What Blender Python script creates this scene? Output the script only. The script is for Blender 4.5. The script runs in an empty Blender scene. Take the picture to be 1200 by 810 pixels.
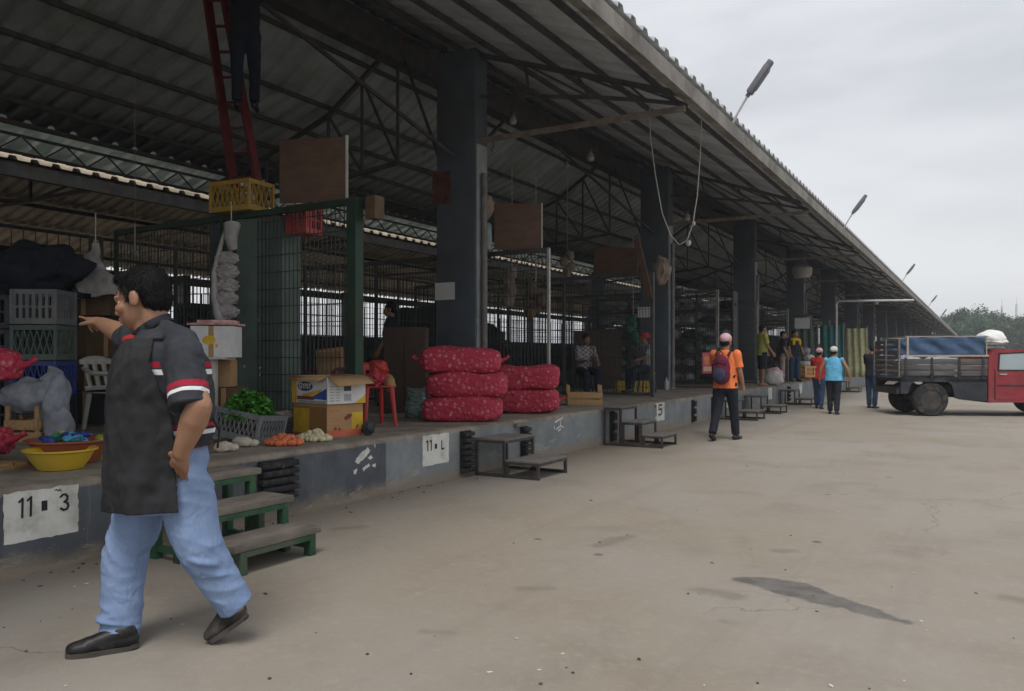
import bpy, bmesh, math, random
from mathutils import Vector, Matrix, Euler, noise as mnoise
rnd = random.Random(7)
PI = math.pi
sc = bpy.context.scene
COL = sc.collection

# ------------------------------------------------------------------ camera frame
CAM = Vector((0, 0, 1.35)); FPX = 930.0; YAW = math.radians(30.6)
FWD = Vector((-math.sin(YAW), math.cos(YAW), 0)); RGT = Vector((math.cos(YAW), math.sin(YAW), 0))
HZ = 420.0
PZ = 0.56            # height of the loading platform
FX = -5.1            # its street face
def ray(px, py): return FWD + RGT*((px-600)/FPX) + Vector((0, 0, (HZ-py)/FPX))
def onz(px, py, z):
    d = ray(px, py); k = (z-CAM.z)/d.z
    return CAM + d*k
def G(px, py): return onz(px, py, 0)
def T(px, py): return onz(px, py, PZ)
def atD(px, py, D): return CAM + ray(px, py)*D
def onY(px, py, Y):
    d = ray(px, py); return CAM + d*(Y/d.y)
def onX(px, py, X):
    d = ray(px, py); return CAM + d*(X/d.x)

# ------------------------------------------------------------------ mesh helpers
class MB:
    def __init__(s): s.bm = bmesh.new(); s.mi = 0
    def _mark(s, fs):
        for f in fs: f.material_index = s.mi
    def face(s, pts):
        f = s.bm.faces.new([s.bm.verts.new(p) for p in pts]); s._mark([f]); return f
    def box(s, c, sz, rot=None, bev=0.0, taper=None):
        b = bmesh.new(); bmesh.ops.create_cube(b, size=1)
        for v in b.verts:
            k = 1.0
            if taper and v.co.z < 0: k = taper
            v.co = Vector((v.co.x*sz[0]*k, v.co.y*sz[1]*k, v.co.z*sz[2]))
        if bev: bmesh.ops.bevel(b, geom=b.edges[:], offset=bev, segments=2, affect='EDGES', profile=.6)
        M = Matrix.Translation(Vector(c))
        if rot is not None: M = M @ (rot.to_4x4() if isinstance(rot, Matrix) else Euler(rot).to_matrix().to_4x4())
        s.merge(b, M)
    def merge(s, b, M=Matrix()):
        vm = {}
        for v in b.verts: vm[v] = s.bm.verts.new(M @ v.co)
        for f in b.faces:
            try:
                nf = s.bm.faces.new([vm[v] for v in f.verts]); nf.material_index = s.mi
            except ValueError: pass
        b.free()
    def bar(s, p0, p1, w, h=None):
        p0 = Vector(p0); p1 = Vector(p1); h = h or w
        d = p1-p0; L = d.length
        if L < 1e-6: return
        z = d.normalized(); up = Vector((0, 0, 1))
        if abs(z.z) > .95: up = Vector((0, 1, 0))
        x = up.cross(z).normalized(); y = z.cross(x)
        M = Matrix((x, y, z)).transposed().to_4x4(); M.translation = (p0+p1)/2
        b = bmesh.new(); bmesh.ops.create_cube(b, size=1)
        for v in b.verts: v.co = Vector((v.co.x*w, v.co.y*h, v.co.z*L))
        s.merge(b, M)
    def tube(s, pts, r, seg=8, caps=True):
        pts = [Vector(p) for p in pts]; n = len(pts)
        rs = r if isinstance(r, (list, tuple)) else [r]*n
        rings = []; prev = None
        for i, p in enumerate(pts):
            d = (pts[min(i+1, n-1)]-pts[max(i-1, 0)])
            d = d.normalized() if d.length > 1e-9 else Vector((0, 0, 1))
            if prev is None:
                a = Vector((0, 0, 1)) if abs(d.z) < .9 else Vector((1, 0, 0))
                x = a.cross(d).normalized()
            else:
                x = prev - d*prev.dot(d); x = x.normalized() if x.length > 1e-6 else d.orthogonal().normalized()
            prev = x; y = d.cross(x)
            rings.append([s.bm.verts.new(p + (x*math.cos(2*PI*k/seg)+y*math.sin(2*PI*k/seg))*rs[i]) for k in range(seg)])
        for i in range(n-1):
            for k in range(seg):
                s._mark([s.bm.faces.new((rings[i][k], rings[i][(k+1) % seg], rings[i+1][(k+1) % seg], rings[i+1][k]))])
        if caps:
            s._mark([s.bm.faces.new(rings[0][::-1]), s.bm.faces.new(rings[-1])])
    def cyl(s, p0, p1, r0, r1=None, seg=16): s.tube([p0, p1], [r0, r1 if r1 is not None else r0], seg)
    def lathe(s, prof, c=(0, 0, 0), seg=32, sx=1, sy=1, caps=True):
        c = Vector(c); rings = []
        for (r, z) in prof:
            rings.append([s.bm.verts.new(c+Vector((r*sx*math.cos(2*PI*k/seg), r*sy*math.sin(2*PI*k/seg), z))) for k in range(seg)])
        for i in range(len(prof)-1):
            for k in range(seg):
                s._mark([s.bm.faces.new((rings[i][k], rings[i][(k+1) % seg], rings[i+1][(k+1) % seg], rings[i+1][k]))])
        if caps and prof[0][0] > 1e-4: s._mark([s.bm.faces.new(rings[0][::-1])])
        if caps and prof[-1][0] > 1e-4: s._mark([s.bm.faces.new(rings[-1])])
    def ell(s, c, r, rot=None, sub=3, amp=0, fr=6, seed=0):
        b = bmesh.new(); bmesh.ops.create_icosphere(b, subdivisions=sub, radius=1)
        for v in b.verts:
            k = 1.0
            if amp: k += amp*mnoise.noise(v.co*fr*.3+Vector((seed*3.1, seed*1.7, seed)))
            v.co = Vector((v.co.x*r[0]*k, v.co.y*r[1]*k, v.co.z*r[2]*k))
        M = Matrix.Translation(Vector(c))
        if rot is not None: M = M @ (rot.to_4x4() if isinstance(rot, Matrix) else Euler(rot).to_matrix().to_4x4())
        s.merge(b, M)
    def grid(s, P):           # P: rows of points
        vs = [[s.bm.verts.new(p) for p in row] for row in P]
        for i in range(len(vs)-1):
            for j in range(len(vs[0])-1):
                s._mark([s.bm.faces.new((vs[i][j], vs[i][j+1], vs[i+1][j+1], vs[i+1][j]))])
    def prism(s, poly, M, h):   # polygon in local xy, extruded along local z by h
        n = len(poly)
        a = [s.bm.verts.new(M @ Vector((p[0], p[1], 0))) for p in poly]
        b = [s.bm.verts.new(M @ Vector((p[0], p[1], h))) for p in poly]
        s._mark([s.bm.faces.new(a[::-1]), s.bm.faces.new(b)])
        for k in range(n): s._mark([s.bm.faces.new((a[k], a[(k+1) % n], b[(k+1) % n], b[k]))])
    def build(s, name, mats, parent=None, ang=38, solid=0, loc=None):
        me = bpy.data.meshes.new(name)
        bmesh.ops.recalc_face_normals(s.bm, faces=s.bm.faces[:])
        s.bm.to_mesh(me); s.bm.free()
        for m in (mats if isinstance(mats, (list, tuple)) else [mats]): me.materials.append(m)
        for p in me.polygons: p.use_smooth = True
        me.set_sharp_from_angle(angle=math.radians(ang))
        return link(name, me, parent, solid, loc)

def link(name, me, parent=None, solid=0, loc=None):
    o = bpy.data.objects.new(name, me); COL.objects.link(o)
    if parent is not None: o.parent = parent
    if loc is not None: o.location = loc
    if solid:
        m = o.modifiers.new('thickness', 'SOLIDIFY'); m.thickness = solid; m.offset = 0
    return o
def tag(o, label, cat, group=None, kind=None):
    o['label'] = label; o['category'] = cat
    if group: o['group'] = group
    if kind: o['kind'] = kind
    return o
def thing(name, label, cat, loc=(0, 0, 0), rz=0, group=None, rot=None):
    o = bpy.data.objects.new(name, None); COL.objects.link(o); o.empty_display_size = .1
    o.location = loc; o.rotation_euler = rot if rot else (0, 0, rz)
    return tag(o, label, cat, group)
def struct(o, label=None, kind='structure'):
    o['kind'] = kind
    if label: o['label'] = label
    return o
def dup(root, loc=None, rz=None, label=None, scale=None):
    r = root.copy(); COL.objects.link(r)
    if loc is not None: r.location = loc
    if rz is not None: r.rotation_euler = (0, 0, rz)
    if scale is not None: r.scale = (scale,)*3
    if label: r['label'] = label
    for ch in list(root.children):
        c = ch.copy(); COL.objects.link(c); c.parent = r
        for g in list(ch.children):
            d = g.copy(); COL.objects.link(d); d.parent = c
    return r
def part_label(o, t): o['label'] = t; return o

# ------------------------------------------------------------------ materials
def lin(c): return tuple(((x/255+.055)/1.055)**2.4 if x/255 > .04045 else x/255/12.92 for x in c)
def newmat(name):
    m = bpy.data.materials.new(name); m.use_nodes = True
    nt = m.node_tree; b = nt.nodes['Principled BSDF']
    return m, nt, b
class N:
    def __init__(s, nt): s.nt = nt
    def n(s, t, **k):
        o = s.nt.nodes.new(t)
        for a, v in k.items(): setattr(o, a, v)
        return o
    def l(s, a, b): s.nt.links.new(a, b)
    def val(s, x, sock):
        if hasattr(x, 'is_linked') or hasattr(x, 'links'): s.l(x, sock)
        else: sock.default_value = x
    def math(s, op, a, b=0.0, c=None, clamp=False):
        o = s.n('ShaderNodeMath', operation=op); o.use_clamp = clamp
        s.val(a, o.inputs[0]); s.val(b, o.inputs[1])
        if c is not None: s.val(c, o.inputs[2])
        return o.outputs[0]
    def noise(s, vec, scale, detail=4, rough=.55, dist=0):
        o = s.n('ShaderNodeTexNoise'); s.l(vec, o.inputs['Vector'])
        o.inputs['Scale'].default_value = scale; o.inputs['Detail'].default_value = detail
        o.inputs['Roughness'].default_value = rough; o.inputs['Distortion'].default_value = dist
        return o.outputs['Fac']
    def ramp(s, f, a, b):       # smooth clamp a..b -> 0..1
        o = s.n('ShaderNodeMapRange'); o.interpolation_type = 'SMOOTHSTEP'
        s.val(f, o.inputs[0]); o.inputs[1].default_value = a; o.inputs[2].default_value = b
        return o.outputs[0]
    def mix(s, f, a, b):
        o = s.n('ShaderNodeMix', data_type='RGBA')
        s.val(f, o.inputs[0])
        for x, k in ((a, 6), (b, 7)):
            if isinstance(x, (tuple, list)): o.inputs[k].default_value = (x[0], x[1], x[2], 1)
            else: s.l(x, o.inputs[k])
        return o.outputs[2]
    def coord(s, which='Object', sc=None):
        tc = s.n('ShaderNodeTexCoord').outputs[which]
        if sc:
            mp = s.n('ShaderNodeMapping'); s.l(tc, mp.inputs[0]); mp.inputs['Scale'].default_value = sc
            return mp.outputs[0]
        return tc
    def xyz(s, v):
        o = s.n('ShaderNodeSeparateXYZ'); s.l(v, o.inputs[0]); return o.outputs
    def bump(s, h, strength, dist=.01):
        o = s.n('ShaderNodeBump'); o.inputs['Strength'].default_value = strength
        o.inputs['Distance'].default_value = dist; s.l(h, o.inputs['Height']); return o.outputs[0]

def mat(name, col, rough=.75, var=.22, scale=5, bump=.2, bscale=60, metal=0.0, dirt=None, dirt_amt=.35, spec=.35, stretch=None, bdist=.004):
    m, nt, b = newmat(name); k = N(nt)
    v = k.coord('Object', stretch)
    n1 = k.noise(v, scale, 5, .6)
    lo = tuple(c*(1-var) for c in col); hi = tuple(min(1, c*(1+var)) for c in col)
    c = k.mix(k.ramp(n1, .3, .7), lo, hi)
    if dirt is not None:
        n2 = k.noise(v, scale*.45+.7, 6, .65)
        c = k.mix(k.math('MULTIPLY', k.ramp(n2, .48, .68), dirt_amt), c, dirt)
    k.l(c, b.inputs['Base Color'])
    b.inputs['Roughness'].default_value = rough; b.inputs['Metallic'].default_value = metal
    b.inputs['Specular IOR Level'].default_value = spec
    if bump: k.l(k.bump(k.noise(v, bscale, 3), bump, bdist), b.inputs['Normal'])
    return m
def fabric(name, col, var=.16, rough=.9):
    m, nt, b = newmat(name); k = N(nt); v = k.coord()
    n1 = k.noise(v, 7, 4)
    c = k.mix(k.ramp(n1, .3, .7), tuple(x*(1-var) for x in col), tuple(min(1, x*(1+var)) for x in col))
    k.l(c, b.inputs['Base Color']); b.inputs['Roughness'].default_value = rough
    b.inputs['Specular IOR Level'].default_value = .15
    f = k.noise(k.coord('Object', (1, 1, .55)), 13, 2, .4, .8); w = k.noise(v, 260, 2)
    h = k.math('ADD', f, k.math('MULTIPLY', w, .05))
    k.l(k.bump(h, .55, .03), b.inputs['Normal'])
    return m
DUST = (.24, .20, .15)
M = {}
M['skin'] = mat('skin', (.31, .165, .10), .55, .10, 14, .12, 120, spec=.4)
M['skin_dark'] = mat('skin_dark', (.20, .105, .065), .6, .1, 14, .1, 120)
M['hair'] = mat('hair', (.007, .0065, .0065), .75, .3, 60, .6, 150, stretch=(1, 1, .25), spec=.22)
M['eye'] = mat('eye_white', (.7, .68, .62), .3, .02, 10, 0)
M['iris'] = mat('iris', (.02, .012, .008), .2, .02, 10, 0)
M['charcoal'] = fabric('charcoal_cloth', (.038, .041, .048))
M['apron'] = fabric('apron_cloth', (.028, .028, .031), .25, .8)
M['jeans'] = None
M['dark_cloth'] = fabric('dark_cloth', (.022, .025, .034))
M['navy'] = fabric('navy_denim', (.035, .06, .12))
M['black_leather'] = mat('black_leather', (.014, .014, .016), .42, .2, 20, .2, 200, dirt=DUST, dirt_amt=.2)
M['roof_front_lit'] = mat('lit_roof_sheet', (.50, .53, .57), .55, .18, 1.2, .12, 20, dirt=(.30, .29, .27), dirt_amt=.55)  # front slope sheet made paler, painting in the daylight near the eave
M['sole'] = mat('shoe_sole', (.075, .066, .058), .8)
M['orange'] = fabric('orange_cloth', (.80, .21, .075))
M['blue_cloth'] = fabric('sky_blue_cloth', (.13, .42, .66))
M['white_cloth'] = fabric('white_cloth', (.62, .60, .58))
M['pink_cloth'] = fabric('pale_pink_cloth', (.62, .40, .42))
M['yellow_cloth'] = fabric('yellow_cloth', (.62, .38, .02))
M['lime_cloth'] = fabric('yellow_green_cloth', (.42, .42, .10))
M['maroon'] = fabric('maroon_cloth', (.13, .022, .05))
M['grey_cloth'] = fabric('grey_cloth', (.22, .23, .24))
M['red_cloth'] = fabric('red_cloth', (.42, .03, .03))
M['tan_cloth'] = fabric('tan_cloth', (.30, .24, .20))
M['teal_cloth'] = fabric('teal_tarpaulin', (.06, .20, .20))
M['cream_cloth'] = fabric('cream_tarpaulin', (.42, .42, .25))
M['green_cloth'] = fabric('green_cloth', (.03, .12, .08))
M['steel_dark'] = mat('dark_steel', (.045, .043, .042), .6, .3, 8, .2, 60, dirt=(.12, .07, .045), dirt_amt=.5)
M['steel_grey'] = mat('grey_steel', (.17, .165, .155), .6, .25, 6, .2, 60, dirt=(.16, .10, .07), dirt_amt=.4)
M['steel_light'] = mat('galvanised_steel', (.42, .42, .41), .45, .15, 6, .1, 60, metal=.3)
M['green_paint'] = mat('green_paint', (.026, .085, .042), .7, .3, 6, .2, 50, dirt=(.085, .085, .065), dirt_amt=.9)
M['green_dark'] = mat('dark_green_paint', (.009, .036, .019), .5, .25, 5, .2, 50, dirt=(.03, .03, .025), dirt_amt=.5)
M['green_panel'] = mat('dull_green_paint', (.10, .14, .12), .7, .18, 3, .2, 30, dirt=(.10, .12, .10), dirt_amt=.4)
M['red_paint'] = mat('red_paint', (.11, .011, .010), .5, .2, 8, .1)
M['pier'] = mat('slate_paint', (.080, .098, .115), .8, .18, 1.6, .25, 25, dirt=(.10, .095, .09), dirt_amt=.45)
M['pier_lit'] = mat('lit_side_grey', (.27, .29, .30), .8, .16, 2.5, .25, 25, dirt=(.15, .14, .12), dirt_amt=.5)  # paler grey that paints in light on the piers' street side
M['roof2'] = mat('brownish_roof_sheet', (.42, .36, .27), .65, .2, 1.2, .12, 20, dirt=(.18, .13, .08), dirt_amt=.5)
M['roof'] = mat('weathered_roof_sheet', (.30, .345, .35), .65, .22, 1.2, .12, 20, dirt=(.20, .20, .175), dirt_amt=.5)
M['truss'] = mat('dark_truss_steel', (.065, .067, .070), .65, .3, 5, .2, dirt=(.12, .07, .04), dirt_amt=.5)
M['fascia'] = mat('grimy_gutter', (.21, .20, .18), .7, .3, 2.2, .2, 30, dirt=(.09, .06, .04), dirt_amt=.6)
M['strut'] = mat('pale_rusty_strut', (.19, .165, .14), .8, .3, 5, .2, dirt=(.14, .08, .05), dirt_amt=.5)
M['dark_brown'] = mat('dark_brown_wood', (.055, .035, .025), .75, .2, 3, .2, 40, stretch=(1, 1, .3))
M['rust'] = mat('rusty_steel', (.16, .10, .07), .8, .3, 7, .3)
M['wire'] = mat('wire_dark', (.03, .035, .032), .5, .2, 10, 0)
M['wood'] = mat('pale_wood', (.44, .27, .12), .75, .2, 9, .3, 80, stretch=(6, 1, 6), dirt=(.2, .14, .08))
M['wood_grey'] = mat('worn_wood', (.155, .135, .115), .85, .28, 10, .5, 90, stretch=(1.2, .35, 1.2), dirt=(.22, .19, .16), dirt_amt=.6)
M['ply'] = mat('brown_plywood', (.105, .062, .042), .7, .2, 3, .2, 40, stretch=(1, 1, 3), dirt=(.17, .09, .045), dirt_amt=.5)
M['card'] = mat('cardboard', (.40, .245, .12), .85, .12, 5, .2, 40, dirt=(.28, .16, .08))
M['card_shaded'] = mat('shaded_cardboard', (.115, .075, .042), .85, .15, 5, .2, 40)  # cardboard darkened to paint in the shade of the stalls
M['red_plastic'] = mat('red_plastic', (.45, .035, .030), .4, .12, 4, .05, dirt=DUST, dirt_amt=.2)
M['yellow_plastic'] = mat('yellow_plastic', (.62, .42, .03), .38, .1, 4, .05, dirt=DUST, dirt_amt=.2)
M['brown_plastic'] = mat('red_brown_plastic', (.30, .08, .045), .4, .12, 4, .05, dirt=DUST, dirt_amt=.2)
M['grey_plastic'] = mat('grey_plastic', (.15, .16, .17), .5, .15, 5, .05, dirt=DUST, dirt_amt=.3)
M['pale_plastic'] = mat('pale_plastic', (.45, .44, .40), .45, .12, 4, .05, dirt=DUST, dirt_amt=.4)
M['blue_plastic'] = mat('blue_plastic', (.03, .06, .26), .4, .15, 4, .05)
M['green_plastic'] = mat('green_plastic', (.03, .24, .08), .4, .15, 4, .05)
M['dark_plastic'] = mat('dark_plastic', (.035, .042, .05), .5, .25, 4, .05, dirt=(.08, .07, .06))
M['lime'] = mat('lime_plastic', (.34, .45, .06), .5, .2, 8, .1)
M['white_paint'] = mat('chipped_white_paint', (.64, .64, .60), .7, .08, 6, .3, 40, dirt=(.34, .32, .28), dirt_amt=.7)
M['black_paint'] = mat('black_paint', (.02, .02, .02), .7, .3, 30, .1)
M['rubber'] = mat('black_rubber', (.022, .022, .023), .85, .3, 12, .5, 60, dirt=(.12, .10, .085), dirt_amt=.4)
M['paper'] = mat('white_paper', (.60, .60, .58), .8, .06, 8, .05)
M['rope'] = mat('pale_rope', (.48, .46, .40), .8, .1, 30, .2)
M['leaf_herb'] = mat('herb_leaf', (.055, .20, .022), .5, .45, 25, .1)
M['onion_white'] = mat('onion_white', (.60, .54, .34), .45, .15, 20, .05)
M['onion_red'] = mat('onion_red', (.36, .08, .09), .45, .25, 25, .05)
M['tomato'] = mat('orange_tomato', (.62, .17, .07), .4, .2, 20, .05)
M['root_white'] = mat('pale_root', (.52, .46, .38), .7, .15, 10, .3)
M['grey_sack'] = fabric('grey_sackcloth', (.30, .315, .36), .2)
M['concrete'] = mat('bare_concrete', (.27, .235, .19), .9, .2, 2.5, .4, 50, dirt=(.16, .14, .115), dirt_amt=.5)

def make_jeans():
    m, nt, b = newmat('light_denim'); k = N(nt); v = k.coord()
    c = k.mix(k.ramp(k.noise(v, 3.5, 6, .7), .32, .68), (.185, .265, .44), (.225, .31, .49))
    c = k.mix(k.math('MULTIPLY', k.ramp(k.noise(k.coord('Object', (1, 1, .5)), 90, 3), .45, .75), .16), c, (.36, .45, .62))
    k.l(c, b.inputs['Base Color']); b.inputs['Roughness'].default_value = .9; b.inputs['Specular IOR Level'].default_value = .12
    h = k.math('ADD', k.noise(k.coord('Object', (1, 1, .7)), 11, 2, .4, 1.0), k.math('MULTIPLY', k.noise(v, 300, 2), .04))
    k.l(k.bump(h, .6, .03), b.inputs['Normal']); return m
M['jeans'] = make_jeans()

def make_netsack():
    m, nt, b = newmat('red_net_sack'); k = N(nt); v = k.coord()
    o = k.n('ShaderNodeTexVoronoi'); k.l(v, o.inputs['Vector']); o.inputs['Scale'].default_value = 17
    on = k.ramp(k.math('ADD', o.outputs['Distance'], k.math('MULTIPLY', k.noise(v, 40, 2), .18)), .62, .16)
    sel = k.ramp(k.xyz(o.outputs['Color'])[0], .25, .75)
    c = k.mix(k.math('MULTIPLY', on, k.math('ADD', k.math('MULTIPLY', sel, .60), .22)), (.46, .022, .062), (.85, .36, .38))
    w = k.n('ShaderNodeTexVoronoi'); k.l(v, w.inputs['Vector']); w.inputs['Scale'].default_value = 130; w.feature = 'DISTANCE_TO_EDGE'
    net = k.ramp(w.outputs['Distance'], .12, .04)
    c = k.mix(k.math('MULTIPLY', net, .45), c, (.36, .012, .03))
    k.l(c, b.inputs['Base Color']); b.inputs['Roughness'].default_value = .6
    k.l(k.bump(k.math('ADD', k.math('MULTIPLY', on, 1.0), k.math('MULTIPLY', net, .1)), .7, .02), b.inputs['Normal']); return m
M['netsack'] = make_netsack()

def make_ground():
    m, nt, b = newmat('dusty_worn_pavement'); k = N(nt); v = k.coord('Object')
    big = k.noise(v, .16, 5, .6, .6); mid = k.noise(v, 1.1, 6, .65, .4); fine = k.noise(v, 16, 5, .7); grit = k.noise(v, 120, 3, .7)
    c = k.mix(k.ramp(big, .32, .68), (.258, .222, .174), (.296, .276, .248))
    c = k.mix(k.math('MULTIPLY', k.ramp(mid, .46, .74), .42), c, (.168, .140, .112))
    c = k.mix(k.math('MULTIPLY', k.ramp(k.noise(v, 4.5, 5, .7), .55, .75), .35), c, (.355, .32, .275))
    c = k.mix(k.math('MULTIPLY', k.ramp(fine, .48, .72), .50), c, (.33, .295, .245))
    c = k.mix(k.math('MULTIPLY', k.ramp(grit, .56, .70), .55), c, (.12, .108, .095))
    cv = k.n('ShaderNodeVectorMath', operation='ADD'); nv_ = k.n('ShaderNodeTexNoise'); k.l(v, nv_.inputs['Vector']); nv_.inputs['Scale'].default_value = 1.6; nv_.inputs['Detail'].default_value = 5
    k.l(v, cv.inputs[0]); k.l(nv_.outputs['Color'], cv.inputs[1])
    ck = k.n('ShaderNodeTexVoronoi', feature='DISTANCE_TO_EDGE'); k.l(cv.outputs[0], ck.inputs['Vector']); ck.inputs['Scale'].default_value = .33
    crk = k.math('MULTIPLY', k.ramp(ck.outputs['Distance'], .0042, .0012), k.ramp(big, .47, .58))
    c = k.mix(k.math('MULTIPLY', crk, .5), c, (.10, .085, .07))
    # browner, darker band along the foot of the platform
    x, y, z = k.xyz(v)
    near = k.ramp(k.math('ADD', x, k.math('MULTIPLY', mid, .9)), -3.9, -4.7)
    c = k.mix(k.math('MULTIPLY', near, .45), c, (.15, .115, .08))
    # long faint tyre streaks along the roadway
    st = k.noise(k.coord('Object', (1.3, .05, 1)), 1.6, 4, .6)
    c = k.mix(k.math('MULTIPLY', k.ramp(st, .55, .75), .30), c, (.16, .145, .13))
    def vm(op, a, bb):
        o = k.n('ShaderNodeVectorMath', operation=op)
        for q, i in ((a, 0), (bb, 1)):
            if isinstance(q, Vector): o.inputs[i].default_value = q
            else: k.l(q, o.inputs[i])
        return o
    rough = k.math('ADD', k.math('MULTIPLY', k.math('SUBTRACT', k.noise(v, 3.2, 5, .65), .5), .34), k.math('MULTIPLY', k.math('SUBTRACT', fine, .5), .07))
    def seg(pa, pb, ra, rb):      # rounded streak between two points of the paving
        a, bb = G(*pa), G(*pb); ba = bb-a
        pa_ = vm('SUBTRACT', v, a).outputs[0]
        h = k.math('DIVIDE', vm('DOT_PRODUCT', pa_, ba).outputs['Value'], ba.length_squared, clamp=True)
        sc_ = k.n('ShaderNodeVectorMath', operation='SCALE'); sc_.inputs[0].default_value = ba; k.l(h, sc_.inputs['Scale'])
        d = k.n('ShaderNodeVectorMath', operation='LENGTH'); k.l(vm('SUBTRACT', pa_, sc_.outputs[0]).outputs[0], d.inputs[0])
        return k.math('SUBTRACT', d.outputs['Value'], k.math('ADD', ra, k.math('MULTIPLY', h, rb-ra)))
    wet = None
    for sg in (((872, 679), (925, 688), .07, .14), ((925, 690), (985, 706), .15, .10), ((905, 681), (942, 686), .05, .03), ((985, 706), (1062, 730), .08, .035)):
        d = seg(*sg); wet = d if wet is None else k.math('MINIMUM', wet, d)
    wet = k.math('ADD', wet, k.math('MULTIPLY', rough, .62))
    c = k.mix(k.math('MULTIPLY', k.ramp(wet, .022, -.022), .92), c, k.mix(k.ramp(k.noise(v, 6, 5, .7), .35, .65), (.085, .081, .078), (.15, .14, .128)))
    sm = None
    for sg in (((828, 692), (858, 698), .05, .06), ((848, 728), (856, 730), .03, .03), ((914, 646), (930, 645), .05, .04), ((700, 640), (740, 628), .05, .03), ((612, 690), (640, 690), .04, .02), ((1180, 700), (1230, 712), .06, .05), ((60, 655), (75, 652), .05, .03), ((395, 620), (425, 617), .06, .04), ((500, 740), (530, 742), .03, .02)):
        d = seg(*sg); sm = d if sm is None else k.math('MINIMUM', sm, d)
    sm = k.math('ADD', sm, k.math('MULTIPLY', rough, .6))
    c = k.mix(k.math('MULTIPLY', k.ramp(sm, .05, -.04), .42), c, (.125, .108, .085))
    sp = k.n('ShaderNodeTexVoronoi'); k.l(v, sp.inputs['Vector']); sp.inputs['Scale'].default_value = 1.5
    spot = k.ramp(k.math('ADD', sp.outputs['Distance'], k.math('MULTIPLY', fine, .10)), .115, .085)
    c = k.mix(k.math('MULTIPLY', spot, .65), c, (.07, .062, .055))
    k.l(c, b.inputs['Base Color']); k.l(k.math('SUBTRACT', .88, k.math('MULTIPLY', k.ramp(wet, .035, -.03), .33)), b.inputs['Roughness']); b.inputs['Specular IOR Level'].default_value = .25
    h = k.math('ADD', k.math('MULTIPLY', fine, .6), k.math('ADD', k.math('MULTIPLY', grit, .25), k.math('MULTIPLY', mid, 1.5)))
    k.l(k.bump(h, .35, .012), b.inputs['Normal']); return m
M['ground'] = make_ground()

def make_platform():
    m, nt, b = newmat('painted_platform_face'); k = N(nt); v = k.coord('Object')
    x, y, z = k.xyz(v)
    n1 = k.noise(v, 3, 6, .65); n2 = k.noise(v, 22, 5, .7); n3 = k.noise(k.coord('Object', (1, .5, 2)), 5, 6, .7)
    zone = k.ramp(k.math('ADD', y, k.math('MULTIPLY', n2, .02)), 6.16, 6.18)
    dark = k.mix(k.ramp(n1, .3, .7), (.068, .076, .088), (.105, .115, .127))
    lite = k.mix(k.ramp(n1, .3, .7), (.165, .185, .19), (.235, .25, .255))
    paint = k.mix(zone, dark, lite)
    # faint roller bands / block joints
    conc = k.mix(k.ramp(n1, .35, .65), (.185, .155, .12), (.30, .265, .215))
    conc = k.mix(k.math('MULTIPLY', k.ramp(n2, .5, .7), .5), conc, (.14, .12, .10))
    wear = k.ramp(k.math('ADD', n3, k.math('MULTIPLY', k.ramp(z, .30, .0), .13)), .64, .70)
    paint = k.mix(k.math('MULTIPLY', wear, .75), paint, (.33, .31, .28))
    drip = k.noise(k.coord('Object', (1, 9, .7)), 2.2, 5, .65)
    paint = k.mix(k.math('MULTIPLY', k.ramp(drip, .56, .72), .40), paint, (.23, .205, .175))
    chip = k.ramp(k.noise(v, 38, 4, .6), .68, .73)
    paint = k.mix(k.math('MULTIPLY', chip, .7), paint, (.42, .41, .38))
    dust = k.ramp(k.math('SUBTRACT', z, k.math('MULTIPLY', n1, .22)), .06, -.08)
    paint = k.mix(k.math('MULTIPLY', dust, .8), paint, (.24, .195, .145))
    top = k.ramp(k.math('ADD', z, k.math('MULTIPLY', k.math('SUBTRACT', n3, .5), .06)), .500, .520)
    k.l(k.mix(top, paint, conc), b.inputs['Base Color'])
    b.inputs['Roughness'].default_value = .85; b.inputs['Specular IOR Level'].default_value = .25
    k.l(k.bump(k.math('ADD', n2, k.math('MULTIPLY', n1, 1.5)), .45, .012), b.inputs['Normal']); return m
M['platform'] = make_platform()

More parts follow.
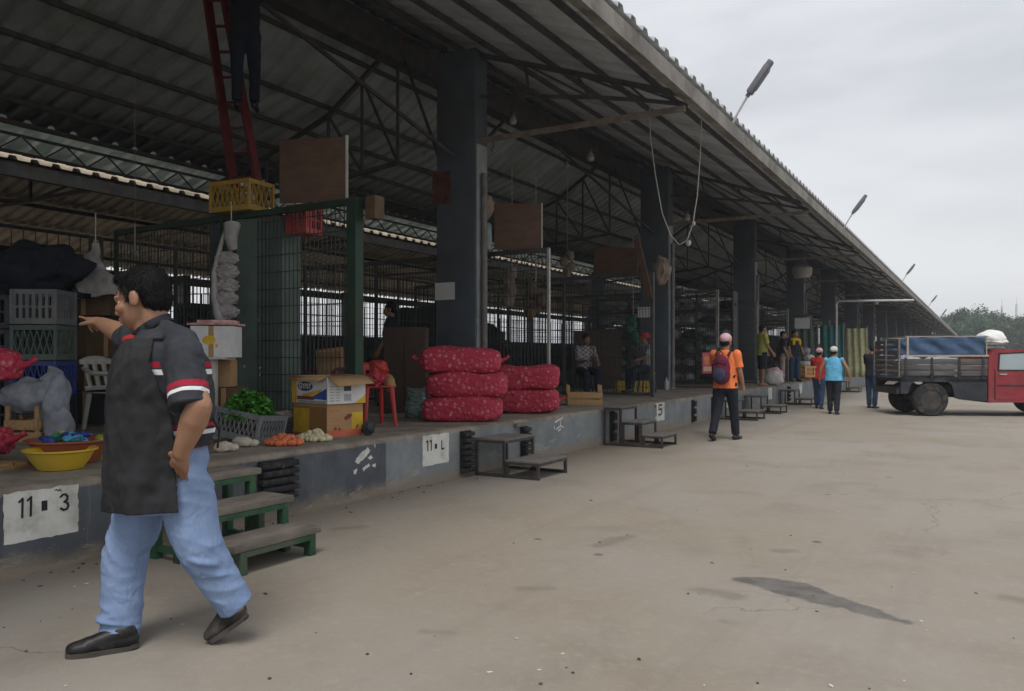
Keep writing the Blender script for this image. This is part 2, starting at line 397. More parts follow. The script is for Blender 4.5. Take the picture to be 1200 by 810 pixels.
def make_manshirt(sh, el, zc, zw):
    """charcoal polo: red + white bands round sleeve (axis sh->el) and at chest / waist heights"""
    m, nt, b = newmat('striped_charcoal_polo'); k = N(nt); v = k.coord()
    x, y, z = k.xyz(v)
    ax = (el-sh); L = ax.length; ax = ax/L
    def dot(vec):
        o = k.n('ShaderNodeVectorMath', operation='DOT_PRODUCT'); k.l(v, o.inputs[0]); o.inputs[1].default_value = vec
        return o.outputs['Value']
    t = k.math('DIVIDE', k.math('SUBTRACT', dot(ax), sh.dot(ax)), L)
    # distance from sleeve axis
    pr = k.n('ShaderNodeVectorMath', operation='SUBTRACT'); k.l(v, pr.inputs[0]); pr.inputs[1].default_value = sh
    cr = k.n('ShaderNodeVectorMath', operation='CROSS_PRODUCT'); k.l(pr.outputs[0], cr.inputs[0]); cr.inputs[1].default_value = ax
    ln = k.n('ShaderNodeVectorMath', operation='LENGTH'); k.l(cr.outputs[0], ln.inputs[0])
    arm = k.math('LESS_THAN', ln.outputs['Value'], .115)
    arm = k.math('MULTIPLY', arm, k.math('LESS_THAN', y, sh.y+.075))
    def band(s, a, c2): return k.math('MULTIPLY', k.math('GREATER_THAN', s, a), k.math('LESS_THAN', s, c2))
    body = k.math('SUBTRACT', 1.0, arm)
    red = k.math('MAXIMUM', k.math('MULTIPLY', arm, band(t, .60, .70)),
                 k.math('MULTIPLY', body, k.math('MAXIMUM', band(z, zc, zc+.026), k.math('MAXIMUM', band(z, zw, zw+.022), band(z, .925, .945)))))
    wht = k.math('MAXIMUM', k.math('MULTIPLY', arm, band(t, .725, .79)),
                 k.math('MULTIPLY', body, k.math('MAXIMUM', band(z, zc-.032, zc-.008), band(z, zw-.026, zw-.006))))
    c = k.mix(k.ramp(k.noise(v, 7, 4), .3, .7), (.034, .037, .044), (.048, .052, .062))
    c = k.mix(red, c, (.34, .025, .05)); c = k.mix(wht, c, (.72, .72, .75))
    k.l(c, b.inputs['Base Color']); b.inputs['Roughness'].default_value = .9; b.inputs['Specular IOR Level'].default_value = .15
    h = k.math('ADD', k.noise(k.coord('Object', (1, 1, .6)), 10, 2, .4, .8), k.math('MULTIPLY', k.noise(v, 300, 2), .04))
    k.l(k.bump(h, .5, .03), b.inputs['Normal']); return m

# ------------------------------------------------------------------ world, sun, camera
w = bpy.data.worlds.new('World'); sc.world = w; w.use_nodes = True
nt = w.node_tree; k = N(nt); bg = nt.nodes['Background']
sky = k.n('ShaderNodeTexSky'); sky.sky_type = 'NISHITA'; sky.sun_disc = False
SUN_EL = math.radians(62); SUN_AZ = math.radians(160)
sky.sun_elevation = SUN_EL; sky.sun_rotation = SUN_AZ; sky.dust_density = 4; sky.air_density = 1.4
gv = k.coord('Generated')
x, y, z = k.xyz(gv)
mp = k.n('ShaderNodeMapping'); k.l(gv, mp.inputs[0]); mp.inputs['Scale'].default_value = (1.0, 1.0, 3.6)
n1 = k.noise(mp.outputs[0], 1.9, 6, .52, .35); n2 = k.noise(mp.outputs[0], 5.5, 5, .5, .3)
cl = k.math('ADD', k.math('MULTIPLY', n1, .72), k.math('MULTIPLY', n2, .28))
cloud = k.mix(k.ramp(cl, .36, .62), (6.7, 6.9, 7.4), (8.5, 8.65, 9.0))
cloud = k.mix(k.math('MULTIPLY', k.ramp(z, .30, .02), .62), cloud, (10.0, 10.15, 10.1))
col = k.mix(.90, sky.outputs[0], cloud)
k.l(col, bg.inputs['Color']); bg.inputs['Strength'].default_value = .064
sl = bpy.data.lights.new('sun', 'SUN'); sl.energy = 1.5; sl.angle = math.radians(26); sl.color = (1, .96, .90)
so = bpy.data.objects.new('sun', sl); COL.objects.link(so)
sd = Vector((math.sin(SUN_AZ)*math.cos(SUN_EL), math.cos(SUN_AZ)*math.cos(SUN_EL), math.sin(SUN_EL)))
so.rotation_euler = sd.to_track_quat('Z', 'Y').to_euler(); so.location = (10, -10, 30)
cd = bpy.data.cameras.new('camera'); cam = bpy.data.objects.new('camera', cd); COL.objects.link(cam); sc.camera = cam
cd.sensor_width = 36; cd.lens = FPX/1200*36; cd.clip_end = 3000; cd.clip_start = .05; cd.shift_y = (HZ-405)/1200
cam.location = CAM; cam.rotation_euler = (PI/2, 0, YAW)
vs = sc.view_settings; vs.view_transform = 'Standard'; vs.look = 'None'; vs.exposure = .66; vs.gamma = 1; vs.use_curve_mapping = False

# ------------------------------------------------------------------ ground
def sheet(name, x0, x1, y0, y1, z, m, step=None):
    b = MB(); b.face([(x0, y0, z), (x1, y0, z), (x1, y1, z), (x0, y1, z)]); return b.build(name, m)
struct(sheet('ground', -450, 450, -120, 900, 0, M['ground']))
# small litter
lb = MB()
for i in range(110):
    px = rnd.uniform(0, 1200); py = 440+370*rnd.random()**1.0
    p = G(px, py)
    if p.x < FX+.1: continue
    r = rnd.uniform(.003, .010)
    lb.mi = 0 if rnd.random() < .78 else 1
    lb.ell((p.x, p.y, r*.35), (r*rnd.uniform(.7, 2.2), r, r*.5), (0, 0, rnd.uniform(0, 3)), 1)
for i in range(120):
    y = rnd.uniform(1.5, 14); x = FX+.03+abs(rnd.gauss(0, .12)); r = rnd.uniform(.003, .012)
    lb.mi = 0; lb.ell((x, y, r*.3), (r*1.4, r, r*.6), (0, 0, rnd.uniform(0, 3)), 1)
o = lb.build('litter', [mat('dark_litter', (.07, .055, .04), .9), mat('pale_litter', (.5, .46, .38), .9)])
tag(o, 'scattered bits of grit and litter on the dusty paving', 'litter', kind='stuff')
# ------------------------------------------------------------------ the market shed
YA, YB = -10.0, 150.0
ROOF1 = [(-3.38, 5.15), (-5.2, 5.80), (-7.0, 6.44), (-8.6, 7.0), (-10.2, 5.95), (-11.8, 5.42), (-13.05, 5.07)]
def roofz(x, prof):
    for (a, za), (c, zc) in zip(prof, prof[1:]):
        if c <= x <= a: return za+(zc-za)*(x-a)/(c-a)
    return prof[-1][1]
shed = thing('market_shed', 'long open market shed with corrugated roof, slate piers and raised loading platform', 'building', (0, 0, 0))
def corrugated(name, prof, m, parent, pitch=.37, amp=.065, y0=YA, y1=YB):
    b = MB(); ys = []
    n = int((y1-y0)/pitch)
    for i in range(n):
        q = y0+i*pitch
        ys += [(q, 0), (q+.20, 0), (q+.225, amp), (q+.335, amp)]
    rows = []
    for (x, z) in prof: rows.append([(x, y, z+h) for (y, h) in ys])
    b.grid(rows)
    return b.build(name, m, parent, ang=15, solid=.008)
corrugated('roof', ROOF1[:4], M['roof_front_lit'], shed)
corrugated('roof', ROOF1[3:], M['roof'], shed)
m, nt, b = newmat('translucent_roof_sheet'); k = N(nt); out = [x for x in nt.nodes if x.type == 'OUTPUT_MATERIAL'][0]
tr = k.n('ShaderNodeBsdfTranslucent'); df = k.n('ShaderNodeBsdfDiffuse'); mx = k.n('ShaderNodeMixShader'); cc = k.mix(k.ramp(k.noise(k.coord(), 1.5, 4), .3, .7), (.27, .295, .275), (.40, .42, .39))
k.l(cc, tr.inputs[0]); k.l(cc, df.inputs[0]); mx.inputs[0].default_value = .6; k.l(df.outputs[0], mx.inputs[1]); k.l(tr.outputs[0], mx.inputs[2]); k.l(mx.outputs[0], out.inputs[0])
M['bright_strip'] = m
ROOF1B = [(-13.05, 5.07), (-14.05, 4.795)]
corrugated('added_bright_strip', ROOF1B, M['bright_strip'], shed)  # translucent strip added so the inner roof edge looks lit
# platform: rounded front edge
b = MB()
prof = [(-5.1, -.3), (-5.1, .515), (-5.108, .54), (-5.13, .555), (-5.17, PZ), (-34, PZ)]
seg = [YA+i*1.0 for i in range(int(YB-YA)+1)]
b.grid([[(x+(.006*mnoise.noise(Vector((y*1.3, z*3, 0))) if z > .5 else 0), y, z) for y in seg] for (x, z) in prof])
b.build('platform', M['platform'], shed, 60)
# gutter along the eave
b = MB()
b.box((-3.44, (YA+YB)/2, 4.97), (.13, YB-YA, .20)); b.box((-3.38, (YA+YB)/2, 4.855), (.05, YB-YA, .028))
b.build('gutter', M['fascia'], shed)
# purlins
def purlin(x, prof, r=.045, dz=-.02, h=.075):
    b = MB(); z = roofz(x, prof)+dz-h/2
    b.box((x, (YA+YB)/2, z), (r, YB-YA, h)); b.build('purlin', M['truss'], shed)
for x in (-4.1, -4.95, -5.8, -6.7, -7.6, -9.3, -11.0, -11.7, -12.4, -13.0): purlin(x, ROOF1)
b = MB(); b.box((-8.6, (YA+YB)/2, 6.62), (.30, YB-YA, .52)); b.build('ridge_beam', M['truss'], shed)
def lattice(x, z0, z1, y0, y1, step=.5, name='lattice_beam'):
    b = MB(); yc = (y0+y1)/2
    b.box((x, yc, z0), (.05, y1-y0, .04)); b.box((x, yc, z1), (.05, y1-y0, .04))
    y = y0; up = True
    while y < y1-step:
        b.bar((x, y, z0 if up else z1), (x, y+step, z1 if up else z0), .022); y += step; up = not up
    return b.build(name, M['truss'], shed)
purlin(-10.2, ROOF1); lattice(-13.2, 4.62, 4.90, YA, 90, .36)
# piers and trusses every 9 m
PY = [1.7+9*i for i in range(17)]
b = MB(); b.box((-7.275, 0, (PZ+6.28)/2), (.75, .36, 6.28-PZ), bev=.012)
pier0 = b.build('pier', M['pier'], shed); pier0.location = (0, PY[0], 0)
b = MB(); b.box((-6.892, .0, 2.66), (.012, .30, 4.2)); cover0 = b.build('pier_lit_side', M['pier_lit'], pier0)  # thin pale sheet: light on the street side put in as colour
b = MB()
b.cyl((-6.83, -.02, PZ), (-6.83, -.02, 4.3), .05, seg=12); pipe0 = b.build('drain_pipe', M['steel_grey'], pier0)
b = MB(); b.box((-13.0, 0, (PZ+4.75)/2), (.5, .30, 4.75-PZ), bev=.01)
inner0 = b.build('inner_pier', M['pier'], shed); inner0.location = (0, PY[0], 0)
def make_truss():
    b = MB()
    z5 = 4.82
    top = [(x, 0, roofz(x, ROOF1)-.20) for x in (-3.5, -4.4, -5.2, -6.1, -6.95)]
    for a, c in zip(top, top[1:]): b.bar(a, c, .07)
    mid = [(-3.5, 0, 4.86), (-4.1, 0, 5.02), (-5.0, 0, 5.22), (-6.0, 0, 5.40), (-6.95, 0, 5.55)]
    for a, c in zip(mid, mid[1:]): b.bar(a, c, .05)
    for i in range(4): b.bar(mid[i], top[i+1], .035); b.bar(top[i+1], mid[i+1], .035)
    top = [(x, 0, roofz(x, ROOF1)-.2) for x in (-7.6, -8.6, -9.4, -10.2, -11.0, -11.8, -12.6, -13.1)]
    bot = [(-7.6, 0, 4.35), (-8.6, 0, 4.7), (-9.4, 0, 4.62), (-10.2, 0, 4.55), (-11.0, 0, 4.48), (-11.8, 0, 4.4), (-12.6, 0, 4.34), (-13.1, 0, 4.3)]
    for i in range(7):
        b.bar(top[i], top[i+1], .07); b.bar(bot[i], bot[i+1], .07)
        b.bar(bot[i], top[i+1], .04); b.bar(top[i], bot[i], .04)
    return b.build('truss', M['truss'], shed)
truss0 = make_truss(); truss0.location = (0, PY[0], 0)
b = MB(); b.bar((-6.9, 0, 4.80), (-3.5, 0, 4.78), .055, .075); strut0 = b.build('eave_strut', M['strut'], shed); strut0.location = (0, PY[0]-.12, 0)
for y in PY[1:]:
    p = pier0.copy(); COL.objects.link(p); p.parent = shed; p.location = (0, y, 0)
    for ch in list(pier0.children): c = ch.copy(); COL.objects.link(c); c.parent = p
    c = inner0.copy(); COL.objects.link(c); c.parent = shed; c.location = (0, y, 0)
    c = truss0.copy(); COL.objects.link(c); c.parent = shed; c.location = (0, y, 0)
    c = strut0.copy(); COL.objects.link(c); c.parent = shed; c.location = (0, y-.12, 0)
# half-bay diagonal braces
for y in PY:
    for s in (-1, 1): b = MB(); b.bar((-7.3, y+s*.2, 4.6), (-8.5, y+s*3.4, 6.3), .05); b.build('roof_brace', M['truss'], shed)
# far end wall slab under the roof end
# second gable behind, same market
shed2 = thing('rear_shed', 'second gabled market roof behind the first, seen through the dim interior', 'building', (0, 0, 0))
ROOF2 = [(-14.2, 4.745), (-20, 6.6), (-26.5, 4.55)]
corrugated('roof', ROOF2, M['roof2'], shed2, y0=YA, y1=110)
b = MB()
for x in (-15.6, -17, -18.5, -21.4, -22.8, -24.2, -25.6): b.box((x, 50, roofz(x, ROOF2)-.1), (.06, 120, .11))
b.build('purlins', M['truss'], shed2)
b = MB(); b.box((-26.4, 50, 4.3), (.14, 120, .3)); b.box((-14.3, 50, 4.58), (.12, 120, .22)); b.build('eave_beams', M['truss'], shed2)
for y in PY[:12]:
    b = MB(); b.box((-26.2, y, (PZ+4.5)/2), (.4, .3, 4.5-PZ)); b.box((-20, y, 5.2), (12.4, .08, .09)); b.bar((-20, y, 5.2), (-20, y, 6.5), .06)
    b.bar((-20, y, 5.2), (-17, y, 5.55), .05); b.bar((-20, y, 5.2), (-23, y, 5.6), .05); b.build('frame', M['truss'], shed2)

# ---- painted bay plates on the platform face (ribbon strokes of black paint)
def ribbons(b, strokes, wd, x, thick=.002):
    for st in strokes:
        pts = [Vector((0, p[0], p[1])) for p in st]
        for i in range(len(pts)-1):
            a, c = pts[i], pts[i+1]; d = (c-a).normalized(); e = wd*.35
            a2 = a-d*e; c2 = c+d*e; nrm = Vector((0, -d.z, d.y))*wd/2
            q = [a2+nrm, a2-nrm, c2-nrm, c2+nrm]
            b.prism([(0, 0)], Matrix(), 0) if False else None
            top = [Vector((x+thick+.0004*i, p.y, p.z)) for p in q]; bot = [Vector((x, p.y, p.z)) for p in q]
            b.face(top); 
            for j in range(4): b.face([bot[j], bot[(j+1) % 4], top[(j+1) % 4], top[j]])
def rough_plate(y0, y1, z0, z1, seed):
    b = MB(); pts = []
    cs = [(y0, z0), (y1, z0), (y1, z1), (y0, z1)]
    for i in range(4):
        a, c = cs[i], cs[(i+1) % 4]
        for j in range(16):
            y = a[0]+(c[0]-a[0])*j/16; z = a[1]+(c[1]-a[1])*j/16
            pts.append((y+.012*mnoise.noise(Vector((y*24, z*24, seed))), z+.012*mnoise.noise(Vector((z*24, y*24, seed+5)))))
    Mx = Matrix(((0, 0, 1, FX-.001), (1, 0, 0, 0), (0, 1, 0, 0), (0, 0, 0, 1)))
    b.prism(pts, Mx, .004)
    return b.build('bay_plate', M['white_paint'], shed, 20)
def onface(px, py):
    p = onX(px, py, FX); return (p.y, p.z)
three = [(.0, .86), (.25, 1), (.6, 1), (.82, .84), (.78, .64), (.45, .53), (.8, .44), (.92, .22), (.72, .04), (.35, 0), (.03, .12)]
pl = rough_plate(2.57, 3.03, .215, .525, 1); part_label(pl, 'white plate with hand painted 11 and 3')
bb = MB()
def glyph(bb, pts, px, py, wpx, hpx, wd):
    st = []
    for (u, v) in pts: st.append(onface(px+u*wpx, py-v*hpx-u*wpx*.13))
    ribbons(bb, [st], wd, FX+.0035)
glyph(bb, [(0, .84), (.45, 1), (.4, 0)], 22, 607, 9, 22, .013)
glyph(bb, [(0, .84), (.45, 1), (.4, 0)], 32, 605, 9, 22, .013)
glyph(bb, [(.5, 0), (.5, 1)], 48.2, 596.5, 7, 7, .036)
glyph(bb, three, 70.5, 598, 10, 18, .013)
glyph(bb, [(0, .8), (.3, 1), (.5, .5), (.8, .9), (1, .2)], 64, 577, 7, 3, .005)
bb.build('painted_digits', M['black_paint'], pl)
pl = rough_plate(6.76, 7.24, .20, .525, 2); part_label(pl, 'white plate with faded 11 and a worn angular digit')
bb = MB()
glyph(bb, [(0, .9), (.5, 1), (.5, 0)], 499.5, 528.5, 3, 11.5, .016)
glyph(bb, [(0, .9), (.5, 1), (.5, 0)], 503.5, 527.8, 3, 11.5, .016)
glyph(bb, [(.5, .1), (.5, .9)], 509, 525, 3, 3.5, .04)
glyph(bb, [(.2, 1), (.15, 0), (1, .05)], 516.8, 526.3, 3, 9.5, .016)
bb.build('painted_digits', M['black_paint'], pl)
pl = rough_plate(13.75, 14.22, .20, .53, 3); part_label(pl, 'small white plate half hidden behind metal steps')
bb = MB()
glyph(bb, [(0, .9), (.6, 1), (.6, 0)], 767.4, 487, 2.2, 11.5, .03)
glyph(bb, [(1, 1), (.1, 1), (.05, .55), (.8, .6), (.95, .25), (.6, 0), (0, .05)], 771.5, 486.5, 4.2, 11.5, .03)
bb.build('painted_digits', M['black_paint'], pl)
# plates further along the wall
for y in (18.4, 22.6, 27.0, 31.4, 35.8):
    pl = rough_plate(y, y+.47, .20, .525, y)
# white paint scuffs and chalk scribble
def blot(bb, pix, seed):
    P = [onface(*p) for p in pix]; out = []
    for i in range(len(P)):
        a, c = P[i], P[(i+1) % len(P)]
        for j in range(8):
            y = a[0]+(c[0]-a[0])*j/8; z = a[1]+(c[1]-a[1])*j/8; nn = mnoise.noise_vector(Vector((y*26, z*26, seed)))*.014+mnoise.noise_vector(Vector((y*70, z*70, seed)))*.006
            out.append((FX+.003, y+nn.x, z+nn.y))
    f = bb.face(out); bmesh.ops.triangulate(bb.bm, faces=[f])
for i, pix in enumerate((([(416, 541), (421, 533), (431, 524), (434, 528), (427, 537), (419, 544)]), ([(431, 536), (435, 533), (437, 538), (433, 540)]), ([(436, 545), (440, 543), (440, 548), (437, 548)]), ([(424, 549), (432, 543), (433, 547), (426, 552)]), ([(414, 551), (418, 550), (417, 555), (414, 555)]), ([(438, 522), (439.5, 519), (439.5, 526)]))):
    bb = MB(); blot(bb, pix, i); part_label(bb.build('paint_scuff', M['white_paint'], shed), 'white paint scuff on the dark wall left of the second plate')
bb = MB()
for st in ([(650, 495), (655, 492), (659, 490)], [(656, 491), (657, 499), (652, 503)], [(657, 499), (660, 501)], [(650, 503), (649, 500)], [(654, 505), (657, 503)]):
    ribbons(bb, [[onface(*p) for p in st]], .022, FX+.002)
bb.build('chalk_scribble', M['white_paint'], shed)

# rubber dock bumpers: stacked lobes bolted to the face, each a thing of its own
def bumper(px, z0, z1, wd, lobes, label):
    y = onX(px, 500, FX).y
    t = thing('dock_bumper', label, 'dock bumper', (FX, y, 0), group='rubber bumpers along the platform face')
    b = MB(); h = (z1-z0)/lobes
    b.box((.02, 0, (z0+z1)/2), (.036, wd*.92, z1-z0))
    for i in range(lobes):
        z = z0+(i+.5)*h
        b.box((.055+.006*rnd.random(), rnd.uniform(-.008, .008), z), (.07, wd, h*.72), bev=.016)
    b.build('rubber_block', M['rubber'], t)
    for z in (z0+.05, z1-.05): b = MB(); b.cyl((.085, 0, z), (.102, 0, z), .018, seg=8); b.build('bolt', M['steel_dark'], t)
bumper(322, .16, .50, .40, 5, 'black ribbed rubber bumper on the wall beside the green wooden steps')
bumper(544, .04, .52, .20, 7, 'narrow worn rubber bumper just right of the second bay plate')
bumper(613, .04, .47, .16, 6, 'brown rubber bumper hidden behind the small grey two tread steps')
bumper(716, .02, .50, .12, 3, 'thin dark bumper strip left of the tall three tread steps')
bumper(811, .04, .50, .10, 3, 'slim dark bumper strip left of the man in orange')
bumper(834, .04, .50, .10, 3, 'slim dark bumper strip behind the legs of the man in orange')
bumper(923, .04, .50, .14, 4, 'far dark bumper strip beneath the man with yellow cloth on his shoulders')
bb = MB(); y = onX(608, 497, FX).y
bb.box((FX+.03, y, .50), (.05, .26, .05), bev=.008)
tag(bb.build('timber_block', M['wood_grey']), 'small grey block fixed to the wall above the two tread steps', 'block')

# ---- eave lamps
def lamp(y, label):
    t = thing('street_lamp', label, 'lamp', (-3.36, y, 5.12), group='lamps on arms along the roof eave')
    b = MB(); b.tube([(-.05, 0, -.1), (0, 0, .02), (.10, .02, .20), (.22, .04, .40)], .02, 8); b.build('arm', M['steel_light'], t)
    d = Vector((.58, .06, .80)).normalized(); p = Vector((.22, .04, .40))
    b = MB()
    R = d.to_track_quat('Z', 'Y').to_matrix()
    b.box(p+d*.24, (.17, .10, .50), R, .03); b.box(p+d*.52, (.13, .09, .09), R, .02); b.cyl(p-d*.06, p+d*.02, .035)
    b.build('lamp_head', mat('lamp_grey', (.13, .135, .15), .5, .1, 5, .05), t)
    b = MB(); nrm = R @ Vector((0, -1, 0)); b.box(p+d*.26+nrm*.055, (.12, .02, .36), R, .01); b.build('lamp_lens', M['grey_plastic'], t)
    return t
for y, l in ((12.6, 'nearest lamp on the eave, large grey head against the sky'), (24.4, 'second nearest eave lamp, above the mid roof edge'), (43.5, 'third eave lamp from the camera, small against the sky'),
             (66, 'fourth eave lamp, nearest of the far trio by the trees'), (85, 'fifth eave lamp, middle of the far trio by the trees'), (105, 'farthest tiny eave lamp, just before the trees')): lamp(y, l)

# ---- partition fences across the platform every 4.5 m
def fence(Y, x0, x1, label, colr, post_mat, mid=True, deep=True, post_r=.05, ztop=3.1):
    t = thing('wire_fence', label, 'fence', (0, Y, PZ), group='wire mesh partitions between stalls')
    H = ztop-PZ
    b = MB(); b.box((x0, 0, H/2), (post_r*2, post_r*2, H)); b.build('post', post_mat, t)
    n = max(1, round((x0-x1)/1.9))
    for i in range(1, n+1):
        b = MB(); b.box((x0+(x1-x0)*i/n, 0, H/2), (.05, .05, H)); b.build('post', M['green_dark'] if colr else M['truss'], t)
    b = MB(); b.box(((x0+x1)/2, 0, H-.03), (x0-x1-.08, .06, .07)); b.build('top_rail', M['green_dark'] if colr else M['truss'], t)
    b = MB(); b.box(((x0+x1)/2, 0, .05), (x0-x1-.08, .04, .05)); b.build('bottom_rail', M['green_dark'] if colr else M['truss'], t)
    b = MB(); x = x1+.05
    while x < x0-.05:
        b.bar((x, 0, .06), (x, 0, H-.05), .009); x += .065
    z = .2
    while z < H: b.bar((x1, .004, z), (x0, .004, z), .009); z += .20
    b.build('wire_mesh', M['wire'], t)
    return t
fence(6.6, -5.9, -10.2, 'nearest green mesh partition with a thick green end post', True, M['green_dark'], post_r=.065)
fence(11.12, -5.9, -11.2, 'mesh partition behind the stacked red sacks beside the big pier', False, M['steel_light'], post_r=.02)
fence(15.35, -5.76, -11.8, 'mesh partition with a thin dark end post at the platform edge', False, M['truss'], post_r=.035)
fence(20.1, -5.8, -12, 'mesh partition with grey pipe end post left of the man in orange', False, M['steel_grey'], post_r=.035)
for Y in (24.6, 29.1, 33.6, 38.1, 42.6, 47.1): 
    f = fence(Y, -5.9, -11.5, 'dim far mesh partition on the platform beyond the man in orange', False, M['steel_grey'], post_r=.035)
# low rails of stalls behind (rear shed)
def rear_fence(Y0, Y1, X, H, label):
    t = thing('wire_fence', label, 'fence', (X, Y0, PZ), group='dim mesh screens deep inside the shed')
    b = MB(); L = Y1-Y0; y = 0
    while y < L: b.bar((0, y, 0), (0, y, H), .045 if int(y/.16) % 9 == 0 else .011); y += .16
    for z in (.05, .45, .85, 1.25, 1.65, 2.05, H): b.bar((0, 0, z), (0, L, z), .018)
    b.build('wire_mesh', M['wire'], t)
rear_fence(5.5, 23.5, -11.35, 2.6, 'long dark mesh screen along the back of the nearer stalls')
rear_fence(23.8, 50, -11.35, 2.6, 'long dark mesh screen along the back of the farther stalls')
rear_fence(10, 30, -22, 2.9, 'dim mesh screen against the daylight at the shed rear, nearest')
rear_fence(30.2, 60, -22, 2.9, 'dim mesh screen against the daylight at the shed rear, farther')

# pipe frame arm under the far roof
t = thing('pipe_frame', 'pale bent pipe frame standing out from the far platform stalls', 'pipe frame', (0, 0, 0))
Yp = 31.0
a = onY(980, 400, Yp); b1 = onY(980, 353, Yp); c1 = onY(1071, 352, Yp)
b = MB(); b.tube([(a.x, Yp, PZ), (b1.x, Yp, b1.z-.1), (b1.x+.1, Yp, b1.z), (c1.x, Yp, c1.z)], .04, 8); b.build('pipe', M['steel_light'], t)

# ceiling: dangling rope
p0 = onY(762, 160, 12.5); p1 = onY(822, 150, 12.5)
pts = []
ctrl = [Vector((p0.x, 12.5, roofz(p0.x, ROOF1)-.05)), p0] + [onY(px, py, 12.5) for px, py in ((768, 205), (776, 250), (786, 276), (796, 287), (805, 282), (812, 262), (817, 230), (820, 190))] + [p1, Vector((p1.x, 12.5, roofz(p1.x, ROOF1)-.05))]
for i in range(len(ctrl)-1):
    for j in range(4): pts.append(ctrl[i].lerp(ctrl[i+1], j/4))
pts.append(ctrl[-1])
t = thing('hanging_rope', 'pale rope hanging in a long loop beneath the eave', 'rope', (0, 0, 0))
b = MB(); b.tube(pts, .009, 6); b.build('rope', M['rope'], t)
b = MB(); q = onY(807, 285, 12.5); b.ell(q, (.045, .03, .05), sub=2, amp=.3); q = onY(813, 262, 12.5); b.ell(q, (.03, .03, .04), sub=2, amp=.3); b.build('knot', M['rope'], t)

# small pale fixtures under the roof
def fixture(px, py, Y, label, s=1.0):
    p = onY(px, py, Y); zt = min(roofz(max(p.x, -12.3), ROOF1)-.1, p.z+2.2)
    t = thing('ceiling_lamp', label, 'ceiling lamp', p, group='small pale lamps hung under the roof')
    b = MB(); b.cyl((0, 0, .05*s), (0, 0, zt-p.z), .008, seg=6); b.build('cable', M['truss'], t)
    b = MB(); b.lathe([(.0, -.10*s), (.05*s, -.09*s), (.075*s, -.04*s), (.06*s, .02*s), (.03*s, .06*s), (.0, .07*s)], seg=14); b.build('bulb', M['pale_plastic'], t)
    b = MB(); b.lathe([(.03*s, .05*s), (.035*s, .12*s), (.0, .12*s)], seg=10); b.build('holder', M['grey_plastic'], t)
for px, py, Y, s, l in ((445, 118, 12, .8, 'pale bulb hanging left of the big pier'), (601, 140, 13, 1.0, 'pale bulb under the roof right of the big pier'), (692, 183, 16, 1.2, 'larger pale bulb under the roof centre'),
                  (497, 117, 14, .7, 'dim bulb touching the left side of the big pier'), (664, 192, 18, .9, 'small pale bulb left of the larger one'), (490, 216, 16, .8, 'low dim bulb left of the pier poster'), (805, 254, 20, 1.2, 'dim pale bulb beyond the rope loop'), (578, 175, 15, .7, 'tiny bulb below the roof strut'), (673, 213, 20, .6, 'faint bulb under the roof beyond the strut'), (1027, 354, 45, 1.4, 'round pale bulb under the far pipe frame')): fixture(px, py, Y, l, s)
p = onY(388, 30, 9.6)
t = thing('twin_lamp', 'white angular twin lamp under the roof at the top left', 'ceiling lamp', p)
b = MB(); b.box((-.07, 0, .03), (.17, .10, .17), (.2, .5, .4), .01); b.build('lamp_block', M['paper'], t)
b = MB(); b.box((.10, .0, -.02), (.12, .08, .10), (.2, -.5, .4), .01); b.build('lamp_block', M['paper'], t)
b = MB(); b.cyl((0, 0, .05), (0, 0, roofz(p.x, ROOF1)-p.z-.06), .01, seg=6); b.build('cable', M['truss'], t)
# fluorescent tube far left (daylit, unlit)
b = MB(); q0 = onY(0, 163, 9); q1 = onY(88, 141, 9); b.cyl(q0, q1, .018, seg=8); b.bar(q1-Vector((.1, 0, 0)), q1+Vector((0, 0, .5)), .01)
tag(b.build('tube_light', M['steel_light']), 'thin pale tube lamp hanging at the upper left', 'tube lamp')
b = MB(); q0 = onY(158, 262, 5.2); b.cyl(q0, q0+Vector((0, 0, -.30)), .008, seg=6); b.cyl(q0+Vector((0, 0, -.30)), q0+Vector((0, 0, -.33)), .05, .02, seg=10); b.cyl(q0, (q0.x, q0.y, roofz(q0.x, ROOF1)-.1), .0025, seg=5)
tag(b.build('scale_hook', M['steel_grey']), 'thin steel hook hanging above the foreground man', 'hook')
# poster, papers on the big pier
def paper(px, py, wpx, hpx, m, name, label, cat):
    Y = 10.7-.185
    a = onY(px, py, Y); c = onY(px+wpx, py+hpx, Y)
    b = MB(); b.box(((a.x+c.x)/2, Y-.004, (a.z+c.z)/2), (abs(c.x-a.x), .006, abs(a.z-c.z)))
    return tag(b.build(name, m), label, cat)
paper(510, 332, 23, 19, M['paper'], 'notice', 'white paper notice taped to the big pier', 'notice')
o = paper(507, 203, 21, 35, mat('faded_red_poster', (.10, .035, .022), .7, .45, 6, .1), 'poster', 'faded red brown poster high on the big pier', 'poster')

b = MB(); b.box((-24.5, 50, (PZ+2.0)/2), (.2, 120, 2.0-PZ+.6)); tag(b.build('added_rear_wall', M['pier']), 'low dark wall added to cut the bright band along the shed rear', 'wall')  # wall added to block the bright band at the rear
